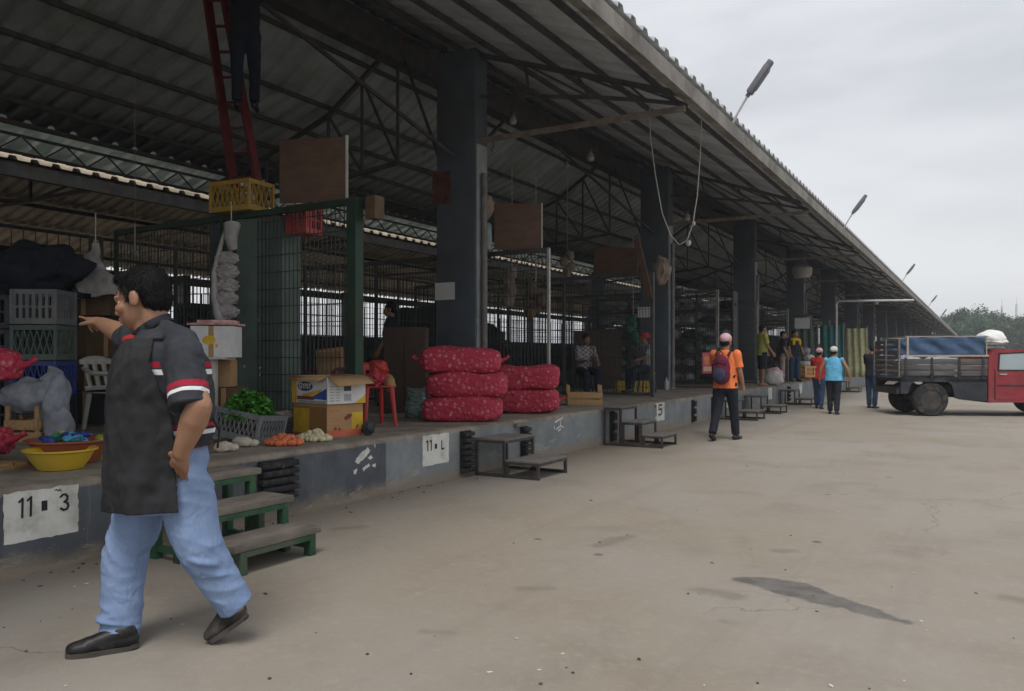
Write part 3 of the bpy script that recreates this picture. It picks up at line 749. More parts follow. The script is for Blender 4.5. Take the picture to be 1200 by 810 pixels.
# ------------------------------------------------------------------ goods on the platform
# red net sacks
def sack_mesh(L, W, H, seed, ears=True, amp=.017, lump=.058):
    b = bmesh.new(); bmesh.ops.create_icosphere(b, subdivisions=5, radius=1)
    for v in b.verts:
        n = v.co.copy(); e = 5.6
        s = (abs(n.x)**e+abs(n.y)**e+abs(n.z)**e)**(-1/e)
        p = n*s
        x, y, z = p.x*L/2, p.y*W/2, p.z*H/2
        tq = abs(p.x); z *= 1-.12*tq**5; y *= 1-.06*tq**4
        if z > 0: z *= 1+.10*math.sin(p.x*3+seed)
        else: z *= .96
        q = Vector((x, y, z))
        vo = mnoise.voronoi(q/lump+Vector((seed*7, seed, 0)))[0][0]
        k = amp*(1-min(1, vo*1.5)**1.5)-amp*.4
        q += n*k + mnoise.noise_vector(q*3.2+Vector((seed, 2, 3)))*.026
        v.co = q
    m = MB(); m.merge(b)
    return m
def sack(name, loc, size, rz, seed, label, group, m=None, ears=(1, 1), cat='sack', tilt=0):
    t = thing(name, label, cat, loc, rz, group)
    mb = sack_mesh(size[0], size[1], size[2], seed); o = mb.build('net_bag', m or M['netsack'], t, 60); o.location = (0, 0, size[2]/2*.97); o.rotation_euler = (tilt, 0, 0)
    for s in (-1, 1):
        if ears[(s+1)//2]:
            b = MB(); x = s*size[0]*.46
            b.tube([(x, 0, 0), (x+s*.05, .01, .0), (x+s*.10, 0, .02), (x+s*.13, .02, .05)], [.06, .032, .018, .030], 10)
            e = b.build('tied_end', m or M['netsack'], t); e.location = (0, 0, size[2]*.5)
    return t
gs = 'red net sacks of produce stacked on the platform edge'
def stack(px0, px1, ybase, heights, gname, seeds, labels, offs, wd):
    c = T((px0+px1)/2, ybase); D = (c-CAM).dot(FWD)
    c += FWD*(wd*.42); z = PZ
    for h, s, l, (dx, L) in zip(heights, seeds, labels, offs):
        q = c+RGT*dx; 
        sack('red_sack', (q.x, q.y, z), (L, wd, h*1.06), YAW+rnd.uniform(-.06, .06), s, l, gs, ears=(dx < -.01 or s == 3, s in (3, 4))); z += h*.96
stack(493, 588, 495, [.315, .31, .31], 'a', [1, 2, 3], ['bottom red net sack of the taller stack of three', 'middle red net sack of the taller stack of three', 'topmost red net sack of the taller stack of three, left end drooping'], [(.0, 1.0), (.06, 1.0), (-.02, 1.02)], .62)
stack(584, 650, 485, [.345, .345], 'b', [4, 5], ['lower red net sack of the shorter stack of two', 'upper red net sack of the shorter stack of two'], [(.02, .90), (-.0, .94)], .60)
p = atD(-14, 428, 6.0); sack('red_sack', (p.x, p.y, PZ+.62), (.42, .3, .24), YAW+.2, 8, 'red net bag end poking in at the left edge above the grey sack', gs, ears=(0, 1))
p = T(-12, 541); sack('red_sack', (p.x, p.y, PZ+.06), (.26, .26, .22), YAW+.1, 9, 'red net bag low at the left edge beside the yellow basin', gs, ears=(0, 1))
b = MB(); p = T(1, 549)
for i in range(3): b.box((p.x, p.y-.11+i*.1, PZ+.03), (.2, .08, .02)) 
b.box((p.x-.08, p.y, PZ+.012), (.02, .3, .024)); b.box((p.x+.08, p.y, PZ+.012), (.02, .3, .024))
tag(b.build('wooden_pallet', M['wood']), 'low wooden slats under the red bag at the left edge', 'pallet')

# crates -------------------------------------------------
def plastic_crate(b, w, d, h, nb=7, wall=.02, rows=2, lattice=False):
    # open crate: floor, corner posts, rims and bars, hand slot left by missing bar
    b.box((0, 0, .012), (w-.02, d-.02, .022))
    for sx in (-1, 1):
        for sy in (-1, 1): b.box((sx*(w/2-wall/2), sy*(d/2-wall/2), h/2), (wall*1.7, wall*1.7, h), bev=.004)
    for z, hh in ((.035, .06), (h-.025, .05)):
        for s in (-1, 1):
            b.box((0, s*(d/2-wall/2), z), (w-.02, wall, hh)); b.box((s*(w/2-wall/2), 0, z), (wall, d-.02, hh))
    z0, z1 = .06, h-.05
    for s in (-1, 1):
        for i in range(nb):
            u = -w/2+w*(i+.5)/nb; y = s*(d/2-wall/2)
            if lattice:
                st = w/nb
                b.bar((u-st/2, y, z0), (u+st/2, y, z1), .010, wall*.6); b.bar((u+st/2, y+.001, z0), (u-st/2, y+.001, z1), .010, wall*.6)
            else: b.box((u, y, (z0+z1)/2), (w/nb*.5, wall*.7, z1-z0))
        nd = max(3, int(nb*d/w))
        for i in range(nd):
            u = -d/2+d*(i+.5)/nd; x = s*(w/2-wall/2)
            if lattice:
                st = d/nd
                b.bar((x, u-st/2, z0), (x, u+st/2, z1), wall*.6, .010); b.bar((x+.001, u+st/2, z0), (x+.001, u-st/2, z1), wall*.6, .010)
            else: b.box((x, u, (z0+z1)/2), (wall*.7, d/nd*.5, z1-z0))
        if not lattice:
            b.box((0, s*(d/2-wall/2), h*.5), (w-.02, wall*.6, .02)); b.box((s*(w/2-wall/2), 0, h*.5), (wall*.6, d-.02, .02))
def crate(name, label, m, loc, rz, size=(.55, .36, .30), group=None, lattice=False, rot=None, nb=7):
    b = MB(); plastic_crate(b, *size, nb=nb, lattice=lattice); o = b.build(name, m); o.location = loc; o.rotation_euler = rot or (0, 0, rz)
    return tag(o, label, 'crate', group)
def wood_crate(name, label, loc, rz, size=(.55, .38, .32), m=None, group=None):
    t = thing(name, label, 'crate', loc, rz, group); w, d, h = size; m = m or M['wood']
    for sx in (-1, 1):
        for sy in (-1, 1):
            b = MB(); b.box((sx*(w/2-.02), sy*(d/2-.02), h/2), (.035, .035, h), bev=.004); b.build('corner_post', m, t)
    n = 2
    for i in range(n):
        z = h*.14+i*h*.34
        for s in (-1, 1):
            b = MB(); b.box((0, s*(d/2+.004), z), (w-.004, .012, h*.27), bev=.002); b.build('slat', m, t)
            b = MB(); b.box((s*(w/2+.004), 0, z), (.012, d-.01, h*.27), bev=.002); b.build('slat', m, t)
    b = MB(); b.box((0, 0, .012), (w-.05, d-.05, .016)); b.build('floor_board', m, t)
    return t
p = T(686, 475); wood_crate('wooden_crate', 'empty pale wooden crate standing alone on the platform edge', (p.x-.1, p.y+.15, PZ), YAW, (.58, .4, .34))
p = T(22, 519); wood_crate('wooden_crate', 'upright pale wooden crate beneath the grey sack at the left', (p.x-.1, p.y+.15, PZ), YAW+.1, (.30, .3, .34))
p = T(290, 463); wood_crate('wooden_crate', 'flat slatted wooden crate behind the green herbs', (p.x-.1, p.y+.2, PZ+.02), YAW, (.62, .42, .2), M['card_shaded'])
p = T(742, 459); crate('yellow_crate', 'yellow plastic crate on the floor beside the seated man in the red cap', M['yellow_plastic'], (p.x, p.y, PZ), YAW, (.78, .45, .25))
# herbs crate, grey lattice, tilted towards the street
hp = T(282, 521)+FWD*.18
ht = thing('herb_crate', 'grey lattice crate tipped forward and heaped with fresh green herbs', 'crate', (hp.x, hp.y, PZ+.03), YAW-.28, rot=(math.radians(-4), math.radians(10), YAW-.28))
b = MB(); plastic_crate(b, .48, .44, .27, nb=10, lattice=True, wall=.018); b.build('lattice_basket', M['grey_plastic'], ht)
def leaves(b, n, cx, cy, cz, rx, ry, rz, s0, s1, rr):
    for i in range(n):
        u = rr.uniform(0, 2*PI); r = math.sqrt(rr.random()); zz = rr.random()
        p = Vector((cx+rx*r*math.cos(u), cy+ry*r*math.sin(u), cz+rz*math.sqrt(max(0, 1-r*r))*zz))
        s = rr.uniform(s0, s1); R = Euler((rr.uniform(-.9, .9), rr.uniform(-.9, .9), rr.uniform(0, 6.28))).to_matrix()
        pts = [(-.5, 0, 0), (-.15, -.32, .08), (.3, -.26, .06), (.6, 0, -.06), (.3, .26, .06), (-.15, .32, .08)]
        vs = [b.bm.verts.new(p+R @ (Vector(q)*s)) for q in pts]
        f = b.bm.faces.new(vs[:4]); g = b.bm.faces.new((vs[0], vs[3], vs[4], vs[5])); b._mark([f, g])
b = MB(); leaves(b, 1500, -.04, 0, .19, .24, .23, .27, .035, .085, rnd)
tag(b.build('green_herbs', M['leaf_herb'], None), 'heap of fresh green leafy herbs filling the tipped grey crate', 'herbs')
h = bpy.data.objects['green_herbs']; h.location = ht.location; h.rotation_euler = ht.rotation_euler; h['kind'] = 'stuff'
# pale roots in front
for (px, py, L, a, l) in ((262, 530, .16, .2, 'pale thick white root lying nearest the herb crate, left one'), (285, 524, .20, -.1, 'longer pale white root lying under the herb crate')):
    p = T(px, py); b = MB(); b.ell((0, 0, .045), (L/2, .055, .048), amp=.25, sub=3, seed=L*50); b.ell((L*.42, .02, .035), (.06, .035, .033), amp=.2, sub=2)
    o = b.build('white_root', M['root_white']); o.location = p; o.rotation_euler = (0, 0, YAW+a); tag(o, l, 'vegetable')
# bags of produce
def produce_bag(px, py, L, W, H, m, r, n, name, label, film=True):
    p = T(px, py); t = thing(name, label, 'bag', (p.x, p.y, PZ), YAW)
    b = MB(); rr = random.Random(px)
    for i in range(n):
        u = rr.uniform(0, 2*PI); q = math.sqrt(rr.random()); z = r*.9+max(0, (1-q))*rr.random()*(H-r*1.6)
        b.ell((L/2*q*math.cos(u), W/2*q*math.sin(u)+W*.3, z), (r*rr.uniform(.85, 1.1),)*3, sub=2, amp=.12, seed=i)
    o = b.build('produce', m, t, 80)
    return t
produce_bag(331, 523, .32, .20, .13, M['tomato'], .032, 100, 'tomato_bag', 'bag of orange tomatoes at the platform edge')
produce_bag(366, 518, .34, .20, .14, M['onion_white'], .028, 130, 'onion_bag', 'bag of pale yellow onions beside the orange tomatoes')
produce_bag(357, 508, .32, .20, .20, M['onion_red'], .032, 110, 'red_onion_bag', 'bag of pinkish red produce behind the pale onions')
p = T(318, 508)+FWD*.12
crate('dark_tray', 'low dark tray of vegetables between herbs and cardboard box', M['dark_plastic'], (p.x, p.y, PZ), YAW+.25, (.42, .34, .16))
b = MB(); rr = random.Random(3)
for i in range(26): b.ell((rr.uniform(-.17, .17), rr.uniform(-.13, .13), .13+rr.random()*.07), (rr.uniform(.03, .045),)*3, sub=2, amp=.15, seed=i)
o = b.build('garlic_bulbs', M['root_white']); o.location = (p.x, p.y, PZ); o.rotation_euler = (0, 0, YAW+.25); tag(o, 'pale bulbs heaped in the low dark tray', 'vegetables', kind='stuff')
p = T(322, 478)+FWD*.2; b = MB(); b.ell((0, 0, .09), (.13, .1, .1), amp=.5, sub=3, fr=9); b.tube([(0, 0, .17), (.02, 0, .22), (.05, .01, .27)], [.04, .02, .035], 8)
o = b.build('green_bag', M['green_plastic']); o.location = (p.x, p.y, PZ+.12); tag(o, 'crumpled green plastic bag left of the printed cardboard box', 'bag')
b = MB(); p = T(322, 481)+FWD*.22; b.box((0, 0, .06), (.3, .25, .12), bev=.01)
o = b.build('low_box', M['card_shaded']); o.location = (p.x, p.y, PZ); o.rotation_euler = (0, 0, YAW); tag(o, 'low brown box beneath the crumpled green bag', 'box')

# printed cardboard boxes: two stacked, upper one open with flaps
cb = T(376, 514); 
# corner nearest the camera at px 385
cor = T(384.5, 513.5)
ang = YAW+math.radians(48)       # direction of the right hand face
ux = Vector((math.cos(ang), math.sin(ang), 0)); uy = Vector((-ux.y, ux.x, 0))
Dn = (cor-CAM).dot(FWD)
mpx = Dn/FPX
def carton(name, label, z0, w, d, h, base, faces, off=(0, 0)):
    t = thing(name, label, 'box', (cor.x+ux.x*off[0]+uy.x*off[1], cor.y+ux.y*off[0]+uy.y*off[1], z0), ang)
    th = .006; b = MB()
    b.box((w/2, th/2, h/2), (w, th, h)); b.box((w/2, d-th/2, h/2), (w, th, h))
    b.box((th/2, d/2, h/2), (th, d-2*th-.001, h)); b.box((w-th/2, d/2, h/2), (th, d-2*th-.001, h)); b.box((w/2, d/2, th/2), (w-2*th-.001, d-2*th-.001, th))
    b.build('carton_wall', base, t); return t
W1, D1 = .47, .62
t2 = carton('printed_box', 'brown cardboard box with red base beneath the yellow printed box', PZ, .44, D1*.96, .325, M['card'], None, (.0, .02))
def panel(t, pts, m, name, off):           # thin printed panel on the front (y=0) or left (x=0) face
    b = MB()
    b.face([Vector((q[0], q[1], q[2])) for q in pts]); return b.build(name, m, t)
def fr(t, u0, u1, z0, z1, m, name, k=1, skew=0):  # right (front) face print
    y = -.0012*k-.0005
    return panel(t, [(u0, y, z0), (u1, y, z0), (u1, y, z1), (u0, y, z1)], m, name, 0)
def fl(t, v0, v1, z0, z1, m, name, k=1, z0b=None, z1b=None):
    x = -.0012*k-.0005
    return panel(t, [(x, v1, z0 if z0b is None else z0b), (x, v0, z0), (x, v0, z1), (x, v1, z1 if z1b is None else z1b)], m, name, 0)
mY = mat('yellow_print', (.60, .38, .03), .6, .12, 8, .05); mW = mat('white_print', (.60, .60, .60), .6, .08, 8, .05); mB = mat('blue_print', (.03, .07, .30), .6, .1, 8, .05); mR = mat('red_print', (.55, .13, .07), .6, .15, 8, .05); mK = mat('dark_print', (.05, .05, .07), .6, .1, 8, .05); mG = mat('grey_print', (.30, .32, .34), .6, .1, 8, .05)
mBr = mat('brown_print', (.30, .15, .05), .7, .12, 8, .05)
fr(t2, .002, .438, .004, .07, mR, 'red_band'); fr(t2, .30, .438, .07, .24, mY, 'yellow_patch', 1)
fl(t2, .0, D1*.94, .002, .30, mBr, 'side_print', 1); fl(t2, .30, D1*.94, .03, .28, mY, 'side_yellow', 2)
b = MB()
for (u, z, r) in ((.23, .185, .022), (.262, .20, .026), (.285, .212, .016), (.10, .085, .016), (.15, .078, .014), (.37, .10, .014), (.36, .085, .012)): b.cyl((u, -.004, z), (u, -.001, z), r, seg=14)
b.build('fruit_emblem', mat('dark_red_print', (.25, .05, .03), .6), t2)
b = MB()
for z in (.27, .255, .19, .16, .12): b.box((.10, -.002, z), (.13 if z > .2 else .09, .0018, .006))
b.build('print_lines', mR, t2)
Z2 = PZ+.33
t1 = carton('printed_box', 'open yellow and white printed cardboard box with flaps folded out', Z2, W1, D1, .28, M['card'], None, (-.012, 0))
fr(t1, .001, W1-.001, .003, .279, mW, 'white_print', 1)
for i, (u, ww) in enumerate(((.03, .05), (.10, .05))):
    for j in range(6): fr(t1, u, u+ww, .03+j*.028, .04+j*.028, mG, 'print_lines', 2)
fr(t1, .20, .29, .13, .20, mK, 'dark_emblem', 2); fr(t1, .20, .29, .03, .10, mG, 'grey_emblem', 2)
panel(t1, [(.33, -.003, .003), (W1-.001, -.003, .003), (W1-.001, -.003, .09)], mY, 'yellow_corner', 0)
fl(t1, .001, D1-.001, .003, .279, mW, 'white_side', 1); fl(t1, D1*.86, D1-.001, .003, .279, mY, 'yellow_edge', 2)
fl(t1, .10, D1*.7, .10, .15, mY, 'yellow_wave', 2, .06, .09); 
panel(t1, [(-.004, .30, .055), (-.004, .002, .045), (-.004, .002, .16)], mB, 'blue_wedge', 0)
fl(t1, .22, .52, .04, .075, mat('maroon_print', (.16, .05, .05), .6), 'maroon_line', 3); fl(t1, .02, .50, .006, .032, mG, 'grey_line', 2)
# oval emblem with lettering
b = MB(); n = 28; pts = []
for i in range(n): a = 2*PI*i/n; pts.append(Vector((-.0045, .375+.135*math.cos(a), .175+.048*math.sin(a))))
b.face(pts); b.build('oval_emblem', mat('navy_print', (.03, .04, .10), .6), t1)
cu = bpy.data.curves.new('lettering', 'FONT'); cu.body = 'GYPSY'; cu.size = .075; cu.align_x = 'CENTER'; cu.align_y = 'CENTER'; cu.extrude = .0006; cu.offset = .002
to = bpy.data.objects.new('lettering', cu); COL.objects.link(to)
bpy.context.view_layer.update(); me = bpy.data.meshes.new_from_object(to.evaluated_get(bpy.context.evaluated_depsgraph_get())); bpy.data.objects.remove(to)
me.materials.clear(); me.materials.append(mW)
lo = link('lettering', me, t1); lo.location = (-.0065, .375, .175); lo.rotation_euler = (PI/2, 0, -PI/2)
# flaps
def flap(t, pts, name='flap'):
    b = MB(); b.face([Vector(p) for p in pts]); return b.build(name, M['card'], t, solid=.006)
h = .28
flap(t1, [(0, .0, h), (0, D1, h), (-.10, D1+.03, h-.03), (-.10, -.0, h-.045)])
flap(t1, [(0, 0, h), (W1, 0, h), (W1+.02, -.12, h-.075), (.04, -.13, h-.10)])
flap(t1, [(W1, 0, h), (W1, D1, h), (W1+.14, D1, h+.01), (W1+.14, .0, h-.06)])
flap(t1, [(0, D1, h), (W1, D1, h), (W1, D1+.12, h-.02), (0, D1+.12, h-.0)])
b = MB(); b.ell((0, 0, .07), (.07, .06, .075), amp=.4, sub=3, fr=8); p = T(428, 512)+FWD*.16
o = b.build('dark_bag', M['dark_plastic']); o.location = (p.x, p.y, PZ); tag(o, 'small crumpled dark bag right of the cardboard boxes', 'bag')

# monobloc chairs
def mono_chair(name, label, m, loc, rz, seat=.43, w=.46, back=.84, arms=True):
    t = thing(name, label, 'chair', loc, rz)
    b = MB(); 
    rows = []
    for i in range(9):
        v = i/8; y = -.22+.44*v; rows.append([(-w/2+w*j/8, y, seat-.02*math.sin(PI*j/8)*math.sin(PI*v)-(.03 if i == 0 else 0)) for j in range(9)])
    b.grid(rows); b.build('seat', m, t, solid=.012)
    b = MB(); rows = []
    for i in range(9):
        v = i/8; z = seat+.02+(back-seat-.02)*v; ww = w*(.92+.08*math.sin(PI*v)); rows.append([(-ww/2+ww*j/8, -.22-.10*v-.03*math.cos((j-4)/4*1.3)*1, z-(.05*((j-4)/4)**2 if i == 8 else 0)) for j in range(9)])
    b.grid(rows)
    fs = [f for f in b.bm.faces if True]
    kill = [f for f in fs if seat+.09 < f.calc_center_median().z < back-.10 and (int((f.calc_center_median().x+w/2)/w*8) % 2 == 1)]
    bmesh.ops.delete(b.bm, geom=kill, context='FACES'); b.build('backrest', m, t, solid=.012)
    for sx in (-1, 1):
        for sy in (-1, 1):
            b = MB(); x0 = sx*(w/2-.03); y0 = sy*.19
            b.tube([(x0, y0, seat-.01), (x0+sx*.035, y0+sy*.05, 0)], [.034, .022], 8); b.build('leg', m, t)
        if arms:
            b = MB(); b.tube([(sx*(w/2-.01), .2, seat), (sx*(w/2+.02), .22, seat+.17), (sx*(w/2+.03), .17, seat+.21), (sx*(w/2+.02), -.1, seat+.215), (sx*(w/2-.01), -.26, seat+.27)], [.026, .024, .026, .026, .022], 8); b.build('armrest', m, t)
    return t
p = T(112, 503)+FWD*.1; mono_chair('plastic_chair', 'pale grey plastic armchair behind the foreground man', M['pale_plastic'], (p.x+.15, p.y+.12, PZ-.02), YAW-PI/2-.35, w=.5)
p = T(440, 500)+FWD*.15; rs = mono_chair('red_chair', 'red plastic chair loaded with red bags beside the green post', M['red_plastic'], (p.x-.06, p.y, PZ), YAW+.5+PI, arms=False, seat=.46, w=.36, back=.74)
for i, (dx, dz, r, m, l) in enumerate(((-.02, .56, (.13, .11, .10), M['netsack'], 'lower red net bag piled on the red chair'), (.02, .68, (.12, .1, .09), M['red_plastic'], 'upper red plastic bag slumped on the red chair'), (.14, .50, (.08, .04, .10), M['card'], 'tan bag flap hanging off the red chair side'))):
    b = MB(); b.ell((0, 0, 0), r, amp=.35, sub=3, fr=7, seed=i); o = b.build('piled_bag', m); q = p+RGT*dx-FWD*.02; o.location = (q.x, q.y, PZ+dz); tag(o, l, 'bag')
p = T(370, 492)+FWD*.85; mono_chair('red_chair', 'dark red plastic chair seen through the green mesh', M['maroon'], (p.x, p.y, PZ), YAW+2.6, w=.46)
b = MB(); q = p+Vector((0, 0, .50)); R = Euler((math.radians(-14), 0, YAW-.12)).to_matrix()
b.box((0, 0, .22), (.40, .012, .44), bev=.003); b.box((-.0, -.10, .005), (.38, .2, .012)); b.box((.03, -.07, .30), (.28, .012, .20), (.9, 0, .1))
o = b.build('cardboard_sheet', M['card']); o.location = q; o.rotation_euler = (math.radians(-12), math.radians(-7), YAW-.1); tag(o, 'bent cardboard sheet leaning on the dark red chair behind the mesh', 'cardboard')
# woven bag
p = T(486, 491)+FWD*.15
mw, nt, bs = newmat('woven_check'); k = N(nt); ck = k.n('ShaderNodeTexChecker'); k.l(k.coord(), ck.inputs[0]); ck.inputs['Scale'].default_value = 14; wv = k.noise(k.coord('Object', (6, 6, 24)), 2, 2)
k.l(k.mix(k.ramp(wv, .4, .6), k.mix(ck.outputs['Fac'], (.03, .10, .20), (.05, .20, .14)), (.25, .33, .28)), bs.inputs['Base Color'])
b = MB(); b.lathe([(.10, 0), (.15, .02), (.165, .12), (.15, .24), (.12, .30), (.115, .36), (.13, .40), (.0, .38)], seg=24, sy=.8)
for v in b.bm.verts: v.co += mnoise.noise_vector(v.co*8)*.02
o = b.build('woven_bag', mw, None, 60); o.location = (p.x, p.y, PZ); tag(o, 'blue and green woven bag left of the tall red sack stack', 'bag')

# basins
def basin(name, label, m, px, py, r, h, fl_=.0):
    p = T(px, py)+FWD*r*.62; b = MB()
    b.lathe([(r*.55, 0), (r*.62, .005), (r*.80, h*.5), (r*.92, h*.92), (r*1.03, h), (r*1.03, h+.012), (r*.93, h+.006), (r*.90, h*.92), (r*.77, h*.5), (r*.6, .02), (0, .016)], seg=40)
    o = b.build(name, m); o.location = (p.x, p.y, PZ); tag(o, label, 'basin'); return p
basin('yellow_basin', 'empty yellow plastic basin at the platform edge', M['yellow_plastic'], 57, 553, .235, .135)
p = basin('red_basin', 'larger red brown basin holding bright plastic packets', M['brown_plastic'], 66, 546, .30, .17)
for i in range(15):
    a = rnd.uniform(0, 6.28); q = rnd.uniform(0, .2); m = (M['blue_plastic'], M['blue_plastic'], M['lime'], M['green_plastic'], M['blue_cloth'])[i % 5]
    b = MB(); b.ell((0, 0, 0), (rnd.uniform(.06, .10), rnd.uniform(.03, .06), .025), amp=.4, sub=3, fr=8, seed=i)
    o = b.build('plastic_packet', m); o.location = (p.x+q*math.cos(a), p.y+q*math.sin(a), PZ+.185+.02*rnd.random()); o.rotation_euler = (rnd.uniform(-.4, .4), rnd.uniform(-.4, .4), a)
    tag(o, 'blue or green plastic packet heaped in the red brown basin', 'packet', 'bright plastic packets in the red brown basin')
b = MB(); p2 = T(112, 540)+FWD*.1; b.ell((0, 0, .09), (.09, .08, .10), amp=.3, sub=3); o = b.build('lime_bag', M['lime']); o.location = (p2.x, p2.y, PZ); tag(o, 'lime green bag between red brown basin and the man', 'bag')
# grey sack on the crate
p = T(28, 519)+FWD*.2
b = MB(); b.ell((0, 0, .13), (.30, .20, .17), amp=.22, sub=4, fr=7); b.ell((.20, 0, .10), (.13, .16, .26), amp=.25, sub=4, fr=7, seed=3); b.tube([(.15, 0, .26), (.19, 0, .33), (.22, 0, .38)], [.09, .055, .075], 12)
o = b.build('grey_sack', M['grey_sack'], None, 70); o.location = (p.x-.06, p.y, PZ+.30); o.rotation_euler = (0, 0, YAW); tag(o, 'lumpy grey cloth sack tied at the top on the wooden crate', 'sack')
b = MB(); b.ell((0, 0, .17), (.12, .14, .2), amp=.25, sub=3, fr=7, seed=8); q = p+RGT*.20; o = b.build('grey_sack', M['grey_sack'], None, 70); o.location = (q.x, q.y, PZ-.02); tag(o, 'grey cloth sack standing beside the wooden crate on the floor', 'sack')

# crate stack behind at left
def stackat(px, Dd): d = CAM+ray(px, HZ)*Dd; return Vector((d.x, d.y, 0))
q = stackat(52, 8.6)
z = PZ
for h, m, l, lat in ((.38, M['dark_plastic'], 'dark crate at the bottom of the tall crate stack', False), (.39, M['blue_plastic'], 'blue crate second from the bottom of the tall crate stack', True), (.38, M['green_panel'], 'grey green lattice crate third in the tall crate stack', True), (.38, M['grey_plastic'], 'grey crate at the top of the tall crate stack', False)):
    crate('plastic_crate', l, m, (q.x, q.y, z), YAW+.08, (.46, .46, h-.01), 'tall crate stack at the left', lat); z += h
q2 = stackat(6, 8.8); z = PZ
for i in range(4):
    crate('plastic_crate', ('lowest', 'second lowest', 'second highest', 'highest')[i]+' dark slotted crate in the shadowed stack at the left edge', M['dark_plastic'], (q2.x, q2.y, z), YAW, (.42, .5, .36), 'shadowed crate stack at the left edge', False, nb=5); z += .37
q = stackat(40, 9.0); b = MB(); b.ell((0, 0, .25), (.60, .3, .30), amp=.3, sub=4, fr=7); b.box((0, .1, -.02), (1.0, .5, .05)); o = b.build('dark_bundle', M['dark_cloth'], None, 60); o.location = (q.x, q.y, 2.10); o.rotation_euler = (0, 0, YAW); tag(o, 'dark cloth covered bundle on top of the crate stacks', 'bundle')
q = stackat(45, 9.7); b = MB(); 
for i in range(4): b.box((-.55+i*.37, 0, .5), (.05, .05, 1.06))
for zz in (.02, .5, 1.02): b.box((0, 0, zz), (1.2, .45, .04))
o = b.build('dark_shelf', M['dark_plastic']); o.location = (q.x, q.y, PZ); o.rotation_euler = (0, 0, YAW); tag(o, 'dark shelf rack behind the crate stacks', 'shelf')
# cardboard boxes behind the pointing hand
def plainbox(px, Dd, z, size, m, name, label, rz=0, op=False):
    q = stackat(px, Dd); t = thing(name, label, 'box', (q.x, q.y, z), YAW+rz); w, d, h = size; th = .008
    b = MB()
    for s in (-1, 1): b.box((s*(w/2-th/2), 0, h/2), (th, d, h)); b.box((0, s*(d/2-th/2), h/2), (w-2*th-.002, th, h))
    b.box((0, 0, th/2), (w-2*th-.002, d-2*th-.002, th))
    if not op: b.box((0, 0, h-th/2-.003), (w-2*th-.002, d-2*th-.002, th))
    b.build('carton_wall', m, t)
    if op:
        for s in (-1, 1): flp = MB(); flp.face([(-w/2, s*d/2, h), (w/2, s*d/2, h), (w/2, s*(d/2+.12), h+.03), (-w/2, s*(d/2+.12), h+.03)]); flp.build('flap', m, t, solid=.006)
    b = MB(); b.box((0, -d/2-.001, h/2), (.05, .002, h)); b.build('tape', M['card'], t)
    return t
plainbox(106, 9.6, 1.86, (.58, .45, .30), M['card_shaded'], 'cardboard_box', 'open cardboard box behind the pointing hand', .15, True)
plainbox(95, 9.6, 1.37, (.36, .4, .35), M['card_shaded'], 'cardboard_box', 'brown box below the pointing hand', -.05)
plainbox(132, 9.7, 1.37, (.40, .4, .30), M['card_shaded'], 'cardboard_box', 'dim brown box behind the foreground man chin', .1)
plainbox(112, 9.7, .97, (.85, .45, .39), M['card_shaded'], 'cardboard_box', 'wide dim box at the bottom of the pile behind the pale chair', .03)
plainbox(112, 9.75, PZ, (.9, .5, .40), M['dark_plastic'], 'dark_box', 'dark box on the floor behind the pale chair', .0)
# white bags hanging
def hang_bag(px, py, Dd, w, h, m, name, label, seed, holes=0):
    p = atD(px, py, Dd); t = thing(name, label, 'bag', (p.x, p.y, p.z), YAW)
    b = MB(); rows = []
    for i in range(15):
        v = i/14; ww = w*(.16+.84*min(1, v*1.25)**1.4)*(1-.12*max(0, v-.8)*5); row = []
        for j in range(17):
            a = 2*PI*j/16; q = Vector((ww/2*math.cos(a), ww*.28*math.sin(a), -h*v)); q += mnoise.noise_vector(q*7+Vector((seed, 0, 0)))*.10*min(1, v*3)+mnoise.noise_vector(q*19)*.025*min(1, v*3)
            row.append(q)
        rows.append(row)
    b.grid(rows); b.build('film', m, t, 60)
    b = MB(); b.cyl((0, 0, -.03), (0, 0, .35), .006, seg=6); b.build('string', M['rope'], t)
    return t
mf = mat('cloudy_film', (.30, .285, .28), .35, .2, 9, .3, 18, spec=.5)
hang_bag(112, 285, 9.2, .52, .60, mf, 'plastic_bag', 'cloudy plastic bag hanging above the open cardboard box', 1)
# hanging stack of pale egg trays / bags on the mesh partition
p = atD(268, 262, 9.0)
t = thing('bag_bundle', 'bundle of pale plastic bags hanging from the mesh left of the green panel', 'bags', (p.x, p.y, p.z), YAW)
b = MB(); b.tube([(-.02, 0, 0), (-.09, 0, -.25), (-.16, 0, -.55), (-.15, -.01, -.85), (-.08, 0, -1.15), (.02, 0, -1.55), (.04, 0, -1.75)], [.02, .03, .035, .05, .07, .06, .02], 8); b.tube([(.04, 0, .0), (.03, -.02, -.15), (.05, 0, -.3)], [.10, .07, .05], 10); 
for v in b.bm.verts: v.co += mnoise.noise_vector(v.co*12)*.02
b.build('loose_film', mf, t, 60)
for i in range(5):
    b = MB(); b.ell((-.02, 0, -.40-i*.15), (.13, .05, .082), amp=.3, sub=4, fr=14, seed=i); b.build('rolled_bag', mf, t)
b = MB(); b.cyl((0.03, 0, 0), (0.03, 0, .25), .006, seg=6); b.build('string', M['rope'], t)
